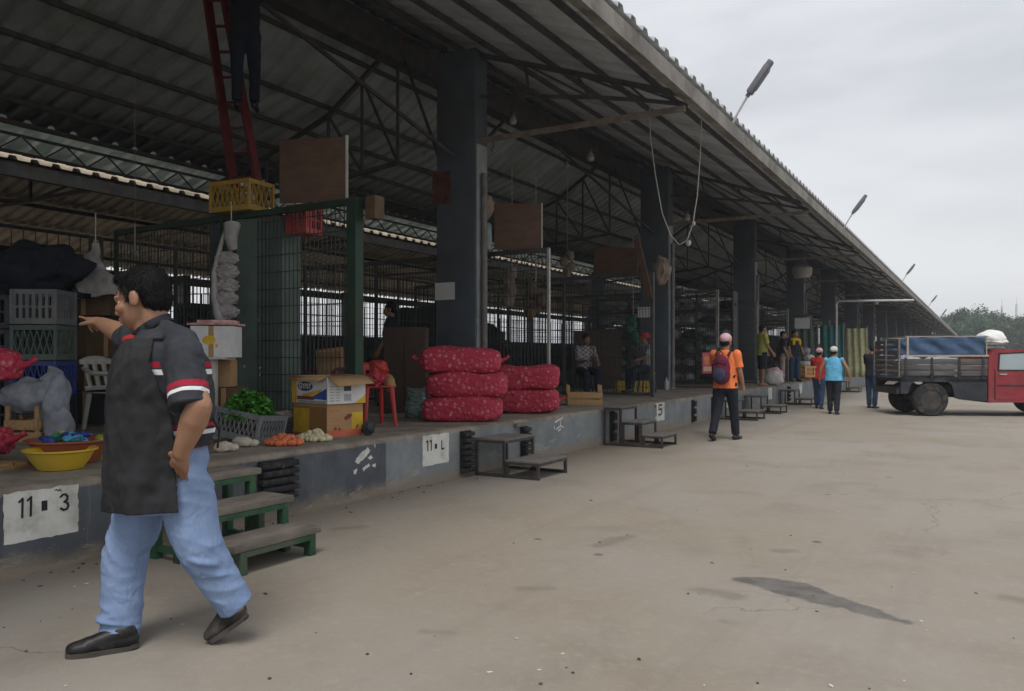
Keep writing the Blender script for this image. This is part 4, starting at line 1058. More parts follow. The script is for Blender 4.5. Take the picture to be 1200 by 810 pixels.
# white produce carton on a stand
plainbox(254, 8.0, 1.36, (.40, .36, .31), mW, 'white_box', 'white box with a yellow sun emblem behind the man shoulder', .06)
q = stackat(250, 7.79); b = MB(); b.ell((0, 0, 0), (.065, .003, .045), sub=3); b.ell((.075, 0, -.055), (.012, .003, .02), sub=2)
o = b.build('yellow_emblem', mY); bx = [x for x in bpy.data.objects if x.name.startswith('white_box')][0]; o.parent = bx; o.location = (-.02, -.182, .17)
b = MB(); b.box((0, 0, .0), (.44, .4, .02)); b.box((.02, .0, .025), (.34, .3, .03), (0, 0, .1)); o = b.build('folded_paper', mat('red_white_paper', (.5, .3, .28), .7, .5, 9, .05)); q = stackat(254, 8.0); o.location = (q.x, q.y, 1.69); o.rotation_euler = (0, 0, YAW); tag(o, 'folded red and white paper lying on the white box', 'paper')
b = MB(); q = stackat(247, 7.9); b.box((0, 0, .40), (.11, .11, .80), bev=.01); b.box((0, 0, .79), (.36, .34, .02)); b.box((0, 0, .01), (.3, .3, .02)); o = b.build('white_stand', M['pale_plastic']); o.location = (q.x, q.y, PZ); o.rotation_euler = (0, 0, YAW); tag(o, 'white pedestal stand carrying the white box', 'stand')
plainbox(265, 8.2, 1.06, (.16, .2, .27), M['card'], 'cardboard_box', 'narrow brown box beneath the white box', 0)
plainbox(268, 8.25, PZ, (.30, .3, .49), M['card_shaded'], 'cardboard_box', 'tall dim box on the floor below the narrow brown box', 0)

# green panel column behind the mesh
c = stackat(315, 9.65); b = MB(); b.box((0, 0, (3.02-PZ)/2), (.64, .4, 3.02-PZ), bev=.012); 
t = thing('green_column', 'dull green painted square column behind the green mesh', 'column', (c.x, c.y, PZ), YAW-.3)
b.build('shaft', M['green_panel'], t); b = MB(); b.box((0, 0, .06), (.70, .46, .12)); b.build('base', M['concrete'], t)
b = MB()
for i in range(4): b.box((-.22+rnd.random()*.3, -.203, .55+rnd.random()*.7), (.012, .003, rnd.uniform(.02, .12)), (0, rnd.uniform(-1, 1), 0))
b.build('paint_scratches', M['white_paint'], t)
# crates and board on top of the partition
fy = 6.6
def onfence(px, py): return onY(px, py, fy)
p = onfence(282, 248); crate('yellow_crate', 'yellow plastic crate perched on top of the green mesh partition', mat('old_yellow_plastic', (.36, .22, .02), .45, .15, 5, .05, dirt=DUST, dirt_amt=.3), (p.x, p.y+.02, 3.10), .10, (.62, .42, .37), None, True, nb=8)
p = onfence(336, 266); crate('red_crate', 'red plastic crate hooked on the mesh below the brown board', M['red_plastic'], (p.x, p.y+.28, 2.82), .1, (.28, .3, .34))
p = onfence(368, 234); b = MB(); b.box((0, 0, .375), (.80, .02, .72), bev=.003); b2 = None
t = thing('brown_board', 'brown plywood board with pale right edge standing on the green partition', 'board', (p.x, p.y-.02, 3.10), .35)
b.build('board', M['ply'], t); b = MB(); b.box((.41, -.004, .375), (.022, .03, .75)); b.build('edge_strip', M['pale_plastic'], t)
p = onfence(432, 255); b = MB(); b.box((0, 0, .12), (.14, .16, .25), bev=.006); b.box((0, -.085, .12), (.10, .008, .2)); o = b.build('small_box', M['card_shaded']); o.location = (p.x, p.y+.1, p.z); tag(o, 'small brown box fixed beside the thick green post', 'box')
p = onY(608, 290, 11.12); t = thing('brown_board', 'dark brown board standing on the partition right of the big pier', 'board', (p.x, p.y-.03, 3.10), .5)
b = MB(); b.box((0, 0, .38), (.76, .02, .74), bev=.003); b.build('board', M['ply'], t); b = MB(); b.box((.39, -.004, .38), (.022, .03, .76)); b.build('edge_strip', M['pale_plastic'], t)
# bag of bundles next to pier
p = onY(569, 243, 10.9); b = MB(); b.ell((0, 0, 0), (.15, .1, .20), amp=.35, sub=3, fr=8); o = b.build('pale_bundle', M['tan_cloth'], None, 60); o.location = p; tag(o, 'pale pinkish bag hanging high on the right side of the big pier', 'bag')
p = onY(567, 270, 10.9); b = MB(); b.lathe([(.12, 0), (.15, .05), (.15, .40), (.10, .45), (0, .45)], seg=18, sy=.7)
for v in b.bm.verts: v.co += mnoise.noise_vector(v.co*9)*.03
o = b.build('clear_bag', mat('bluish_film', (.24, .30, .32), .4, .2, 8, .2), None, 60); o.location = (p.x, p.y, 3.11); tag(o, 'bluish clear plastic bag under the pale bag on the big pier', 'bag')
# leaning brown planks / panel near second pier
p = onY(748, 330, 15.5); b = MB(); b.box((-.50, 0, .35), (1.0, .03, .58), (0, .1, 0)); o = b.build('plywood_sheet', M['ply']); o.location = (p.x, p.y, 3.05); tag(o, 'brown panel resting on the dark edged partition near the second pier', 'board')
b = MB(); q0 = onY(762, 350, 15.2); q1 = onY(746, 280, 15.2); b.bar(q0, q1, .12, .04); tag(b.build('leaning_plank', M['ply']), 'slanting brown plank beside the second pier', 'plank')
p = onY(775, 318, 18.5); b = MB(); b.ell((0, 0, 0), (.22, .2, .34), amp=.4, sub=3, fr=8); o = b.build('pale_bundle', M['tan_cloth'], None, 60); o.location = p; tag(o, 'pale knotted bundle tied to the second pier', 'bundle')
p = onY(940, 318, 36); b = MB(); b.lathe([(.0, -.3), (.3, -.28), (.42, -.1), (.42, .15), (.2, .3), (0, .32)], seg=20); o = b.build('water_jug', M['pale_plastic']); o.location = p; tag(o, 'pale round container strapped high on the far pier', 'container')
p = onY(757, 366, 15.8); b = MB(); b.box((0, 0, 0), (.36, .01, .22)); o = b.build('notice', M['paper']); o.location = p; tag(o, 'pale sign card hanging above the seated man in the red cap', 'sign')
p = onY(688, 430, 19); 
# dim brown cabinet left of pier
c = stackat(476, 11.6); b = MB(); b.box((0, 0, .62), (.62, .4, 1.24), bev=.01); b.box((-.15, -.205, .62), (.28, .012, 1.1)); b.box((.15, -.205, .62), (.28, .012, 1.1)); o = b.build('brown_cabinet', M['dark_brown']); o.location = (c.x, c.y, PZ); o.rotation_euler = (0, 0, YAW); tag(o, 'dim brown wooden cabinet left of the big pier', 'cabinet')
# wide brown panel behind seated people
c = stackat(700, 20.5); b = MB(); b.box((0, 0, .75), (1.25, .05, 1.5)); o = b.build('brown_screen', mat('dark_brown_board', (.05, .03, .022), .8)); o.location = (c.x, c.y, PZ); o.rotation_euler = (0, 0, YAW); tag(o, 'dark brown board screen behind the two seated people', 'screen')
# bottle and bits
p = T(781, 457); b = MB(); b.lathe([(.05, 0), (.055, .02), (.055, .2), (.02, .26), (.02, .31), (0, .31)], seg=14); o = b.build('bottle', M['pale_plastic']); o.location = p; tag(o, 'pale plastic bottle on the floor by the second pier', 'bottle')
p = T(788, 456); b = MB(); b.lathe([(.05, 0), (.09, .05), (.085, .05), (.045, .01), (0, .01)], seg=16); o = b.build('small_bowl', M['pale_plastic']); o.location = p; tag(o, 'small pale bowl on the floor beside the bottle', 'bowl')

# interior: stacks of dark crates and goods deep in the shed
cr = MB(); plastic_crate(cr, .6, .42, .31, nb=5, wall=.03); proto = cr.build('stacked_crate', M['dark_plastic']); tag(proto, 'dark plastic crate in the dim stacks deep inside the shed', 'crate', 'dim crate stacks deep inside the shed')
first = True
def deepstack(x, y, n, s=1.0):
    global first
    for i in range(n):
        if first: o = proto; first = False
        else: o = proto.copy(); COL.objects.link(o)
        o.scale = (s, s, s); o.location = (x+rnd.uniform(-.03, .03), y+rnd.uniform(-.03, .03), PZ+i*.315*s); o.rotation_euler = (0, 0, rnd.uniform(-.1, .1)+(PI/2 if rnd.random() < .3 else 0))
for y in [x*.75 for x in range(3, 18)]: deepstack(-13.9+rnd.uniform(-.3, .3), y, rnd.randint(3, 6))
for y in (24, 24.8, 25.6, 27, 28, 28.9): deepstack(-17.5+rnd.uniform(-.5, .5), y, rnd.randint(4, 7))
def goods(x, y, w, d, h, m, label):
    t = thing('goods_pile', label, 'goods', (x, y, PZ), 0, 'dim covered goods piles deep inside the shed')
    b = MB(); b.box((0, 0, .07), (w, d, .14)); b.build('pallet', M['wood_grey'], t)
    b = bmesh.new(); bmesh.ops.create_icosphere(b, subdivisions=4, radius=1)
    for v in b.verts:
        n = v.co.copy(); s = (abs(n.x)**5+abs(n.y)**5+abs(n.z)**5)**(-1/5); p = n*s
        q = Vector((p.x*w/2, p.y*d/2, p.z*(h-.14)/2)); v.co = q+mnoise.noise_vector(q*1.8+Vector((x, y, 0)))*.12
    mb = MB(); mb.merge(b, Matrix.Translation((0, 0, .14+(h-.14)/2))); mb.build('cover', m, t, 60)
GP = 'dim tarpaulin covered goods pile deep inside the shed'
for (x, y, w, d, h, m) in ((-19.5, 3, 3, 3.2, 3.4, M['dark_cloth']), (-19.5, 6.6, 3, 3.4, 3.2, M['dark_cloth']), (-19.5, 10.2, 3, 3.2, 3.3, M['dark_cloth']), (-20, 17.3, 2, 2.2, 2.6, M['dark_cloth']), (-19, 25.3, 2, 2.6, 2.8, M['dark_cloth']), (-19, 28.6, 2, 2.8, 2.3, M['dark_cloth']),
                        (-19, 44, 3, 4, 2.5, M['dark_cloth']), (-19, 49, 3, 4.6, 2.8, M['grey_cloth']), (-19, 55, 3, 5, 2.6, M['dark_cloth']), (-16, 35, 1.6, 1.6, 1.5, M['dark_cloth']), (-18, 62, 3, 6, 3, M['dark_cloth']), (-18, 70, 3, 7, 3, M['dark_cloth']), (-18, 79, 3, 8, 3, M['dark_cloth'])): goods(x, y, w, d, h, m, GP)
# shelves of grey bundles behind the third partition (beyond the second pier)
t = thing('bundle_rack', 'tall rack of dim grey bundles beyond the second pier', 'rack', (-8.6, 24.0, PZ), 0)
b = MB()
for x in (-2.2, -1.1, 0, 1.1, 2.2): b.box((x, 0, 1.4), (.06, .5, 2.8))
for i in range(7): b.box((0, 0, .05+i*.44), (4.4, .55, .04))
b.build('frame', M['steel_dark'], t)
for i in range(6):
    for j in range(8):
        if rnd.random() < .12: continue
        b = MB(); b.ell((-1.95+j*.56, -.03, .07+i*.44+.14), (.26, .26, rnd.uniform(.12, .17)), amp=.3, sub=3, seed=i*9+j); b.build('bundle', (M['grey_cloth'], M['grey_sack'], M['dark_cloth'], M['grey_plastic'])[(i*3+j*5) % 4], t)
# hanging coloured goods bunches between
for i, (px, py, Y, c, l) in enumerate(((600, 320, 14, 'tan_cloth', 'dim bunch of hanging goods nearest the big pier'), (628, 335, 14, 'card_shaded', 'dim bunch of hanging goods left of the pale fence post'), (665, 300, 19, 'tan_cloth', 'dim bunch of hanging goods between the two partitions'), (742, 375, 19, 'green_cloth', 'dim green cloth hanging beside the seated man in the red cap'))):
    p = onY(px, py, Y); t = thing('hanging_goods', l, 'hanging goods', p)
    b = MB()
    for kx in range(5): b.ell((rnd.uniform(-.12, .12), rnd.uniform(-.08, .08), -.14*kx), (.12, .1, .13), amp=.4, sub=3, seed=kx+i)
    b.build('bunch', M[c], t, 60); b = MB(); b.cyl((0, 0, 0), (0, 0, min(2.2, roofz(max(p.x, -12.3), ROOF1)-p.z-.1)), .008, seg=6); b.build('string', M['rope'], t)

# ------------------------------------------------------------------ steps in front of the platform
def wood_steps():
    X0 = [(-3.93, .19), (-4.19, .38), (-4.52, .55)]
    y0, y1 = 3.34, 4.03
    t = thing('wooden_steps', 'three tread steps with worn wooden boards on a green frame', 'steps', (-4.4, (y0+y1)/2, 0))
    L = y1-y0
    for i, (xf, z) in enumerate(X0):
        b = MB(); w = .31
        b.box((xf-w/2+4.4, 0, z-.02), (w, L+.05, .045), bev=.008); b.build('tread', M['wood_grey'], t)
        for xx in ((xf-.035), (xf-w+.035)):
            for s in (-1, 1):
                b = MB(); b.box((xx+4.4, s*(L/2-.05), (z-.043)/2), (.06, .055, z-.043), bev=.004); b.build('leg', M['green_paint'], t)
        for s in (-1, 1):
            b = MB(); b.box((xf-w/2+4.4, s*(L/2-.05), .07), (w-.10, .03, .04)); b.build('side_rail', M['green_paint'], t)
        b = MB(); b.box((xf-.012+4.4, 0, z-.062), (.02, L-.12, .035)); b.build('front_rail', M['green_paint'], t)
    return t
wood_steps()
def metal_steps(y0, y1, treads, label, m=None, group='grey metal steps against the platform'):
    t = thing('metal_steps', label, 'steps', (-4.6, (y0+y1)/2, 0), group=group); L = y1-y0; m = m or M['steel_dark']
    bar = .032
    for (xf, xb, z) in treads:
        b = MB(); b.box(((xf+xb)/2+4.6, 0, z-.008), (xf-xb, L, .016)); b.build('tread', M['steel_grey'], t)
        b = MB()
        for s in (-1, 1): b.box(((xf+xb)/2+4.6, s*(L/2-bar/2), z-.016-bar/2), (xf-xb, bar, bar))
        for xx in (xf-bar/2, xb+bar/2): b.box((xx+4.6, 0, z-.017-bar/2), (bar, L-2*bar, bar))
        b.build('frame', m, t)
        for xx in (xf-bar/2, xb+bar/2):
            for s in (-1, 1): b = MB(); b.box((xx+4.6, s*(L/2-bar/2), (z-.05)/2), (bar, bar, z-.05)); b.build('leg', m, t)
    xf = treads[0][0]; xb = treads[-1][1]
    for s in (-1, 1):
        b = MB(); b.box(((xf+xb)/2+4.6, s*(L/2-bar/2), bar/2+.004), (xf-xb-2*bar, bar*.9, bar)); b.build('base_rail', m, t)
    return t
metal_steps(7.68, 8.38, [(-4.2, -4.63, .20), (-4.64, -5.04, .43)], 'nearest grey metal steps with two treads, left of centre')
metal_steps(11.35, 12.0, [(-4.1, -4.42, .19), (-4.43, -4.75, .38), (-4.76, -5.06, .60)], 'dark metal steps with three treads, left of the man in orange')
for px, l in ((868, 'low grey metal steps just right of the man in orange'), (897, 'second grey metal steps beyond the man in orange'), (935, 'grey metal steps under the man with yellow cloth'), (994, 'far grey metal steps beside the truck end')):
    y = onX(px, 490, -4.6).y; metal_steps(y-.35, y+.35, [(-4.15, -4.6, .21), (-4.61, -5.04, .44)], l)

# ladder
def ladder():
    base = stackat(323, 10.9); top = stackat(262, 10.6)
    t = thing('red_ladder', 'tall red ladder rising into the roof above the green partition', 'ladder', (base.x, base.y, PZ))
    def at(px, py, D): q = atD(px, py, D); return q-Vector((base.x, base.y, PZ))
    L = [at(312, 487, 11.0), at(239, -30, 10.3)]; R = [at(352, 487, 11.0), at(258, -30, 10.3)]
    b = MB(); b.bar(L[0], L[1], .055, .11); b.build('rail', M['red_paint'], t)
    b = MB(); b.bar(R[0], R[1], .055, .11); b.build('rail', M['red_paint'], t)
    for i in range(1, 18):
        v = i/18; b = MB(); b.bar(L[0].lerp(L[1], v), R[0].lerp(R[1], v), .03); b.build('rung', M['red_paint'], t)
ladder()
M['night_denim'] = fabric('night_denim', (.016, .022, .040))
# ------------------------------------------------------------------ people
TMP = bpy.data.scenes.new('workbench'); USED = []
def union(prims, voxel, name, m, parent, smooth=4, fold=0.0, fscale=9, seed=0, crease=None):
    mb = MB()
    for p in prims:
        if p[0] == 'c':
            a, r0, c, r1 = Vector(p[1]), p[2], Vector(p[3]), p[4]
            mb.ell(a, (r0,)*3, sub=2); mb.ell(c, (r1,)*3, sub=2)
            if (a-c).length > 1e-4: mb.tube([a, c], [r0, r1], 20)
        elif p[0] == 'f': mb.tube([p[1], p[3]], [p[2], p[4]], 24)
        elif p[0] == 'e': mb.ell(p[1], p[2], p[3] if len(p) > 3 else None, sub=3)
        elif p[0] == 'l':
            seg = 28; rings = []
            for (c, a, bb, yaw) in p[1]:
                c = Vector(c); X = Vector((math.cos(yaw), math.sin(yaw), 0)); Y = Vector((-X.y, X.x, 0))
                ring = []
                for k_ in range(seg):
                    th = 2*PI*k_/seg; cs, sn = math.cos(th), math.sin(th); e = 2.3
                    s = (abs(cs)**e+abs(sn)**e)**(-1/e)
                    ring.append(mb.bm.verts.new(c+X*(a*cs*s)+Y*(bb*sn*s)))
                rings.append(ring)
            for i in range(len(rings)-1):
                for k_ in range(seg): mb.bm.faces.new((rings[i][k_], rings[i][(k_+1) % seg], rings[i+1][(k_+1) % seg], rings[i+1][k_]))
            mb.bm.faces.new(rings[0][::-1]); mb.bm.faces.new(rings[-1])
    bmesh.ops.recalc_face_normals(mb.bm, faces=mb.bm.faces[:])
    me = bpy.data.meshes.new(name); mb.bm.to_mesh(me); mb.bm.free()
    tmp = bpy.data.objects.new('tmp', me); TMP.collection.objects.link(tmp)
    md = tmp.modifiers.new('r', 'REMESH'); md.mode = 'VOXEL'; md.voxel_size = voxel; md.use_smooth_shade = True
    if smooth:
        ms = tmp.modifiers.new('s', 'SMOOTH'); ms.factor = .5; ms.iterations = smooth
    vl = TMP.view_layers[0]; vl.update(); dg = vl.depsgraph; dg.update()
    out = bpy.data.meshes.new_from_object(tmp.evaluated_get(dg))
    TMP.collection.objects.unlink(tmp); USED.extend((tmp, me))
    if fold:
        nv = len(out.vertices); nr = [0.0]*(nv*3); out.vertices.foreach_get('normal', nr)
        for vi, v in enumerate(out.vertices):
            q = v.co; n = mnoise.noise(Vector((q.x*fscale, q.y*fscale, q.z*fscale*.8+seed)))*.7+mnoise.noise(Vector((q.x*fscale*2.3, q.y*fscale*2.3, q.z*fscale*1.7+seed+9)))*.35
            v.co = q+Vector(nr[vi*3:vi*3+3])*(n*fold)
    if crease:
        nv = len(out.vertices); nr = [0.0]*(nv*3); out.vertices.foreach_get('normal', nr)
        for vi, v in enumerate(out.vertices): v.co = v.co+Vector(nr[vi*3:vi*3+3])*crease(v.co)
    out.name = name; out.materials.clear(); out.materials.append(m)
    for p in out.polygons: p.use_smooth = True
    return link(name, out, parent)

def hand_prims(wrist, d, palm_n, side, curl=.35, point=False, sc_=1.0, r=.0085):
    """d: direction of the fingers, palm_n: palm normal, side: direction of the thumb"""
    d = Vector(d).normalized(); n = Vector(palm_n); n = (n-d*n.dot(d)).normalized(); s = d.cross(n).normalized()
    if s.dot(Vector(side)) < 0: s = -s
    w = Vector(wrist); P = []
    for k_, u in enumerate((-.030, -.010, .010, .030)):
        P.append(('c', w+s*u*.6*sc_, .0155*sc_, w+d*.075*sc_+s*u*sc_, .0135*sc_))
    P.append(('e', w+d*.045*sc_, (.02*sc_, .04*sc_, .03*sc_), Matrix((n, s, d)).transposed()))
    for u, L in ((.033, .072), (.011, .082), (-.011, .076), (-.032, .060)):
        c = curl
        if point: c = .05 if u > .03 else 1.25
        b0 = w+d*.082*sc_+s*u*sc_; dirn = d.copy(); p = b0
        for j, f in enumerate((.44, .32, .24)):
            a = c*(j+1)*(.75 if not point else 1.0); a = min(a, 2.9)
            v = d*math.cos(a)+n*math.sin(a); q = p+v*L*f*sc_
            P.append(('c', p, r*sc_*(1-.08*j), q, r*sc_*(1-.08*(j+1)))); p = q
    t0 = w+d*.022*sc_+s*.028*sc_; t1 = t0+(d*.6+s*.65+n*.3).normalized()*.040*sc_; t2 = t1+(d*.9+s*.15+n*.4).normalized()*.032*sc_
    P += [('c', t0, .013*sc_, t1, .0105*sc_), ('c', t1, .0105*sc_, t2, .0085*sc_)]
    return P
def head_prims(c, f, u, k=1.0):
    """c: head centre (eye level), f: facing direction, u: up"""
    f = Vector(f).normalized(); u = Vector(u); u = (u-f*u.dot(f)).normalized(); r = f.cross(u).normalized()
    R = Matrix((r, f, u)).transposed()
    def q(x, y, z): return Vector(c)+(r*x+f*y+u*z)*k
    P = [('e', q(0, -.012, .030), (.075*k, .097*k, .092*k), R), ('e', q(0, .022, -.035), (.062*k, .072*k, .085*k), R), ('e', q(0, .050, -.085), (.036*k, .032*k, .027*k), R),
         ('c', q(0, .088, .004), .009*k, q(0, .107, -.034), .0108*k), ('e', q(.012, .098, -.037), (.010*k,)*3), ('e', q(-.012, .098, -.037), (.010*k,)*3), ('c', q(-.040, .079, .007), .007*k, q(-.022, .083, .007), .006*k), ('c', q(.022, .083, .007), .006*k, q(.040, .079, .007), .007*k), ('c', q(-.040, .077, -.014), .007*k, q(-.022, .081, -.014), .006*k), ('c', q(.022, .081, -.014), .006*k, q(.040, .077, -.014), .007*k),
         ('c', q(-.020, .090, -.062), .0075*k, q(.020, .090, -.062), .0075*k), ('c', q(-.017, .087, -.073), .009*k, q(.017, .087, -.073), .009*k),
         ('c', q(-.045, .077, .018), .008*k, q(.045, .077, .018), .008*k), ('e', q(.043, .062, -.028), (.024*k, .026*k, .022*k), R), ('e', q(-.043, .062, -.028), (.024*k, .026*k, .022*k), R)]
    for s in (-1, 1):
        P += [('e', q(s*.079, -.010, -.010), (.010*k, .020*k, .032*k), R), ('e', q(s*.076, .0, -.02), (.01*k, .012*k, .018*k), R)]
    E = [q(s*.030, .0725, -.002) for s in (-1, 1)]
    return P, E, q, R, f
def eyes(E, f, k, parent):
    b = MB()
    for e in E: b.ell(e-f*.004*k, (.0115*k,)*3, sub=2)
    b.build('eyes', M['eye'], parent)
    b = MB()
    for e in E: b.ell(e+f*.0042*k, (.0062*k,)*3, sub=2)
    b.build('irises', M['iris'], parent)
def hair_prims(q, R, k, style='short'):
    P = [('e', q(0, -.022, .048), (.083*k, .098*k, .088*k), R), ('e', q(0, -.055, .005), (.076*k, .062*k, .075*k), R)]
    if style == 'long': P += [('e', q(0, -.075, -.06), (.075*k, .05*k, .12*k), R)]
    if style == 'bun': P += [('e', q(0, -.125, .03), (.04*k, .04*k, .04*k), R)]
    return P
def cap_parts(q, R, k, m, parent, f, backwards=False):
    s = -1 if backwards else 1
    union([('e', q(0, -.02, .060), (.095*k, .116*k, .090*k), R), ('e', q(0, s*.115, .035), (.062*k, .062*k, .008*k), R)], .008, 'cap', m, parent, 2)

def figure(label, loc, heading, h=1.68, group=None, legs=((.35, .15), (-.3, .25)), arms=((.2, .12, .3), (-.25, .12, .25)), shirt='grey_cloth', trousers='navy', shorts=False, sleeves='short', head_turn=0, head_pitch=0, lean=.03,
           cap=None, hair='short', skin='skin', seated=False, stout=1.0, vest=None, z=None, hide_head=False, shoe='black_leather', hand_curl=.45, drop=True):
    t = thing('person', label, 'person', loc, heading, group)
    k = h/1.70; V = Vector; st = stout
    hipz = .90
    HIP = [V((s*.088, 0, hipz)) for s in (-1, 1)]      # 0 left (x<0), 1 right
    lo = V((0, math.sin(lean), math.cos(lean)))
    def up(x, y, zz): return V((x, y, hipz))+lo*(zz-hipz)
    chest = up(0, 0, 1.25); neck = up(0, -.01, 1.435)
    SH = [up(s*.175*min(st, 1.1), -.01, 1.385) for s in (-1, 1)]
    J = []
    for i in (0, 1):
        a, kb = legs[i]
        out = .03 if not seated else .10
        sx = (-1, 1)[i]
        kn = HIP[i]+V((sx*out, math.sin(a), -math.cos(a)))*.43
        an = kn+V((0, math.sin(a-kb), -math.cos(a-kb)))*.405
        J.append((kn, an, a-kb))
    low = min(J[0][1].z-.075-max(0, -math.sin(J[0][2]))*.03, J[1][1].z-.075-max(0, -math.sin(J[1][2]))*.03) if drop else 0
    off = V((0, 0, -low))
    def O(p): return (V(p)+off)*k
    # ---- arms
    A = []
    for i in (0, 1):
        sx = (-1, 1)[i]; sw, ab, eb = arms[i][:3]; inn = arms[i][3] if len(arms[i]) > 3 else 0
        d1 = V((sx*math.sin(ab), math.sin(sw)*math.cos(ab), -math.cos(sw)*math.cos(ab)))
        el = SH[i]+d1*.285
        d2 = V((sx*math.sin(ab)*.4-sx*inn, math.sin(sw+eb), -math.cos(sw+eb))).normalized()
        wr = el+d2*.245
        A.append((SH[i], el, wr, d2))
    body = []
    hc = neck+V((0, .025+.10*math.sin(head_pitch), .135)); 
    fdir = V((math.sin(head_turn), math.cos(head_turn), -math.sin(head_pitch))); udir = V((math.sin(head_turn)*math.sin(head_pitch)*.8, math.cos(head_turn)*math.sin(head_pitch)*.8, 1))
    H, E, q, R, f = head_prims(O(hc), fdir, udir, k)
    if not hide_head: body += H
    body += [('c', O(neck-V((0, 0, .03))), .056*k, O(hc-V((0, .02, .06))), .054*k)]
    body += [('l', [(O(up(0, 0, .86)), .14*k*st, .10*k*st, 0), (O(up(0, 0, 1.0)), .135*k*st, .098*k*st, 0), (O(up(0, .005, 1.2)), .15*k, .105*k, 0), (O(up(0, 0, 1.36)), .15*k, .085*k, 0), (O(up(0, -.01, 1.43)), .07*k, .055*k, 0)])]
    for i, (s, e, w_, d2) in enumerate(A):
        body += [('c', O(s), .052*k, O(e), .040*k), ('c', O(e), .040*k, O(e.lerp(w_, .35)), .041*k), ('c', O(e.lerp(w_, .35)), .041*k, O(w_), .027*k)]
        sx = (-1, 1)[i]
        body += hand_prims(O(w_), d2, V((-sx, .15, 0)) if abs(d2.z) > .5 else V((0, 0, -1)), V((0, 1, 0)) if abs(d2.z) > .5 else V((-sx, 0, .4)), hand_curl, sc_=k)
    for i in (0, 1):
        kn, an, ang = J[i]
        body += [('c', O(HIP[i]), .082*k, O(kn), .055*k), ('c', O(kn), .052*k, O(kn.lerp(an, .3)), .054*k), ('c', O(kn.lerp(an, .3)), .054*k, O(an), .034*k)]
        fd = V((( -1, 1)[i]*.12, math.cos(ang*.6), math.sin(ang*.6) if ang < 0 else 0)).normalized(); dn = V((0, -fd.z, fd.y))
        body += [('c', O(an-dn*.03), .032*k, O(an-dn*.045+fd*.12), .026*k)]
    union(body, .0085, 'body', M[skin], t, 3)
    if not hide_head:
        eyes(E, f, k, t)
        if hair: union(hair_prims(q, R, k, hair), .009, 'hair', M['hair'], t, 2, .004, 40)
        if cap: cap_parts(q, R, k, M[cap], t, f)
    # ---- clothes
    S = [('l', [(O(up(0, 0, .84)), .185*k*st, .135*k*st, 0), (O(up(0, .004, 1.0)), .172*k*st, .128*k*st, 0), (O(up(0, .012, 1.18)), .178*k*st, .130*k*st, 0), (O(up(0, .0, 1.33)), .178*k, .115*k, 0), (O(up(0, -.01, 1.41)), .125*k, .085*k, 0), (O(up(0, -.01, 1.45)), .065*k, .062*k, 0)])]
    if sleeves != 'none':
        for (s, e, w_, d2) in A:
            S += [('c', O(s), .072*k, O(s.lerp(e, .5)), .066*k), ('f', O(s.lerp(e, .4)), .066*k, O(s.lerp(e, .78 if sleeves == 'short' else 1.0)), .068*k)]
            if sleeves == 'long': S += [('c', O(e), .055*k, O(e.lerp(w_, .3)), .052*k), ('f', O(e.lerp(w_, .2)), .052*k, O(e.lerp(w_, .9)), .042*k)]
    else:
        for (s, e, w_, d2) in A: S += [('e', O(s-V((0, 0, .01))), (.06*k,)*3)]
    union(S, .011, 'shirt', M[shirt], t, 4, .006, 11, len(label))
    L = [('l', [(O(V((0, 0, .80))), .165*k*st, .12*k*st, 0), (O(V((0, 0, .90))), .165*k*st, .122*k*st, 0), (O(V((0, 0, .97))), .155*k*st, .115*k*st, 0)])]
    for i in (0, 1):
        kn, an, ang = J[i]
        L += [('c', O(HIP[i]), .104*k*min(st, 1.15), O(kn), .074*k)]
        if shorts: L += [('f', O(HIP[i].lerp(kn, .6)), .088*k, O(HIP[i].lerp(kn, 1.02)), .090*k)]
        else: L += [('c', O(kn), .074*k, O(kn.lerp(an, .5)), .066*k), ('f', O(kn.lerp(an, .4)), .068*k, O(kn.lerp(an, .97)), .064*k)]
    if shorts: L = [p for p in L if not (p[0] == 'c')]+[('c', O(HIP[i]), .106*k, O(HIP[i].lerp(J[i][0], .6)), .088*k) for i in (0, 1)]
    union(L, .011, 'trousers', M[trousers], t, 4, .007, 12, len(label)+4)
    for i in (0, 1):
        kn, an, ang = J[i]; sx = (-1, 1)[i]
        fd = V((sx*.12, math.cos(ang*.6), math.sin(ang*.6) if ang < 0 else 0)).normalized(); dn = V((0, -fd.z, fd.y)).normalized()
        a = an-dn*.035
        union([('c', O(a-fd*.045), .040*k, O(a+fd*.06-dn*.005), .040*k), ('c', O(a+fd*.06-dn*.006), .040*k, O(a+fd*.165-dn*.014), .029*k), ('c', O(an), .042*k, O(a+fd*.03), .04*k)], .009, 'shoe', M[shoe], t, 2)
    t['_k'] = k
    info = dict(O=O, A=A, J=J, q=q, R=R, up=up, k=k)
    del t['_k']
    return t, info

# ---- the man in the foreground, built joint by joint
D0 = 3.70; ROOT = G(190, 759.2); ROOT = CAM+ray(190, HZ)*D0; ROOT.z = 0
man = thing('person', 'man striding past in charcoal polo, black apron and light jeans, pointing left', 'person', ROOT, YAW)
a0 = (190-600)/FPX*D0
def P(px, py, b):
    D = D0+b; return Vector(((px-600)/FPX*D-a0, b, 1.35+(HZ-py)/FPX*D))
CH = Vector((-.94, -.34, 0)); LT = Vector((.34, -.94, 0))     # chest direction, his left
yaw_c = math.atan2(CH.y, CH.x)
hx = P(166, 350, .0); fdir = Vector((-.97, .05, -.24)); HK = 1.20
Hh, E, hq, hR, hf = head_prims(hx, fdir, Vector((-.22, .05, 1)), HK)
shL = P(216, 413, -.18); elL = P(234, 476, -.27); wrL = P(212, 531, -.245)
shR = P(165, 404, .17); elR = P(146, 393, .34); wrR = P(119, 379, .46)
hipR = P(178, 555, .09); knR = P(146, 655, .06); anR = P(142, 735, .02)
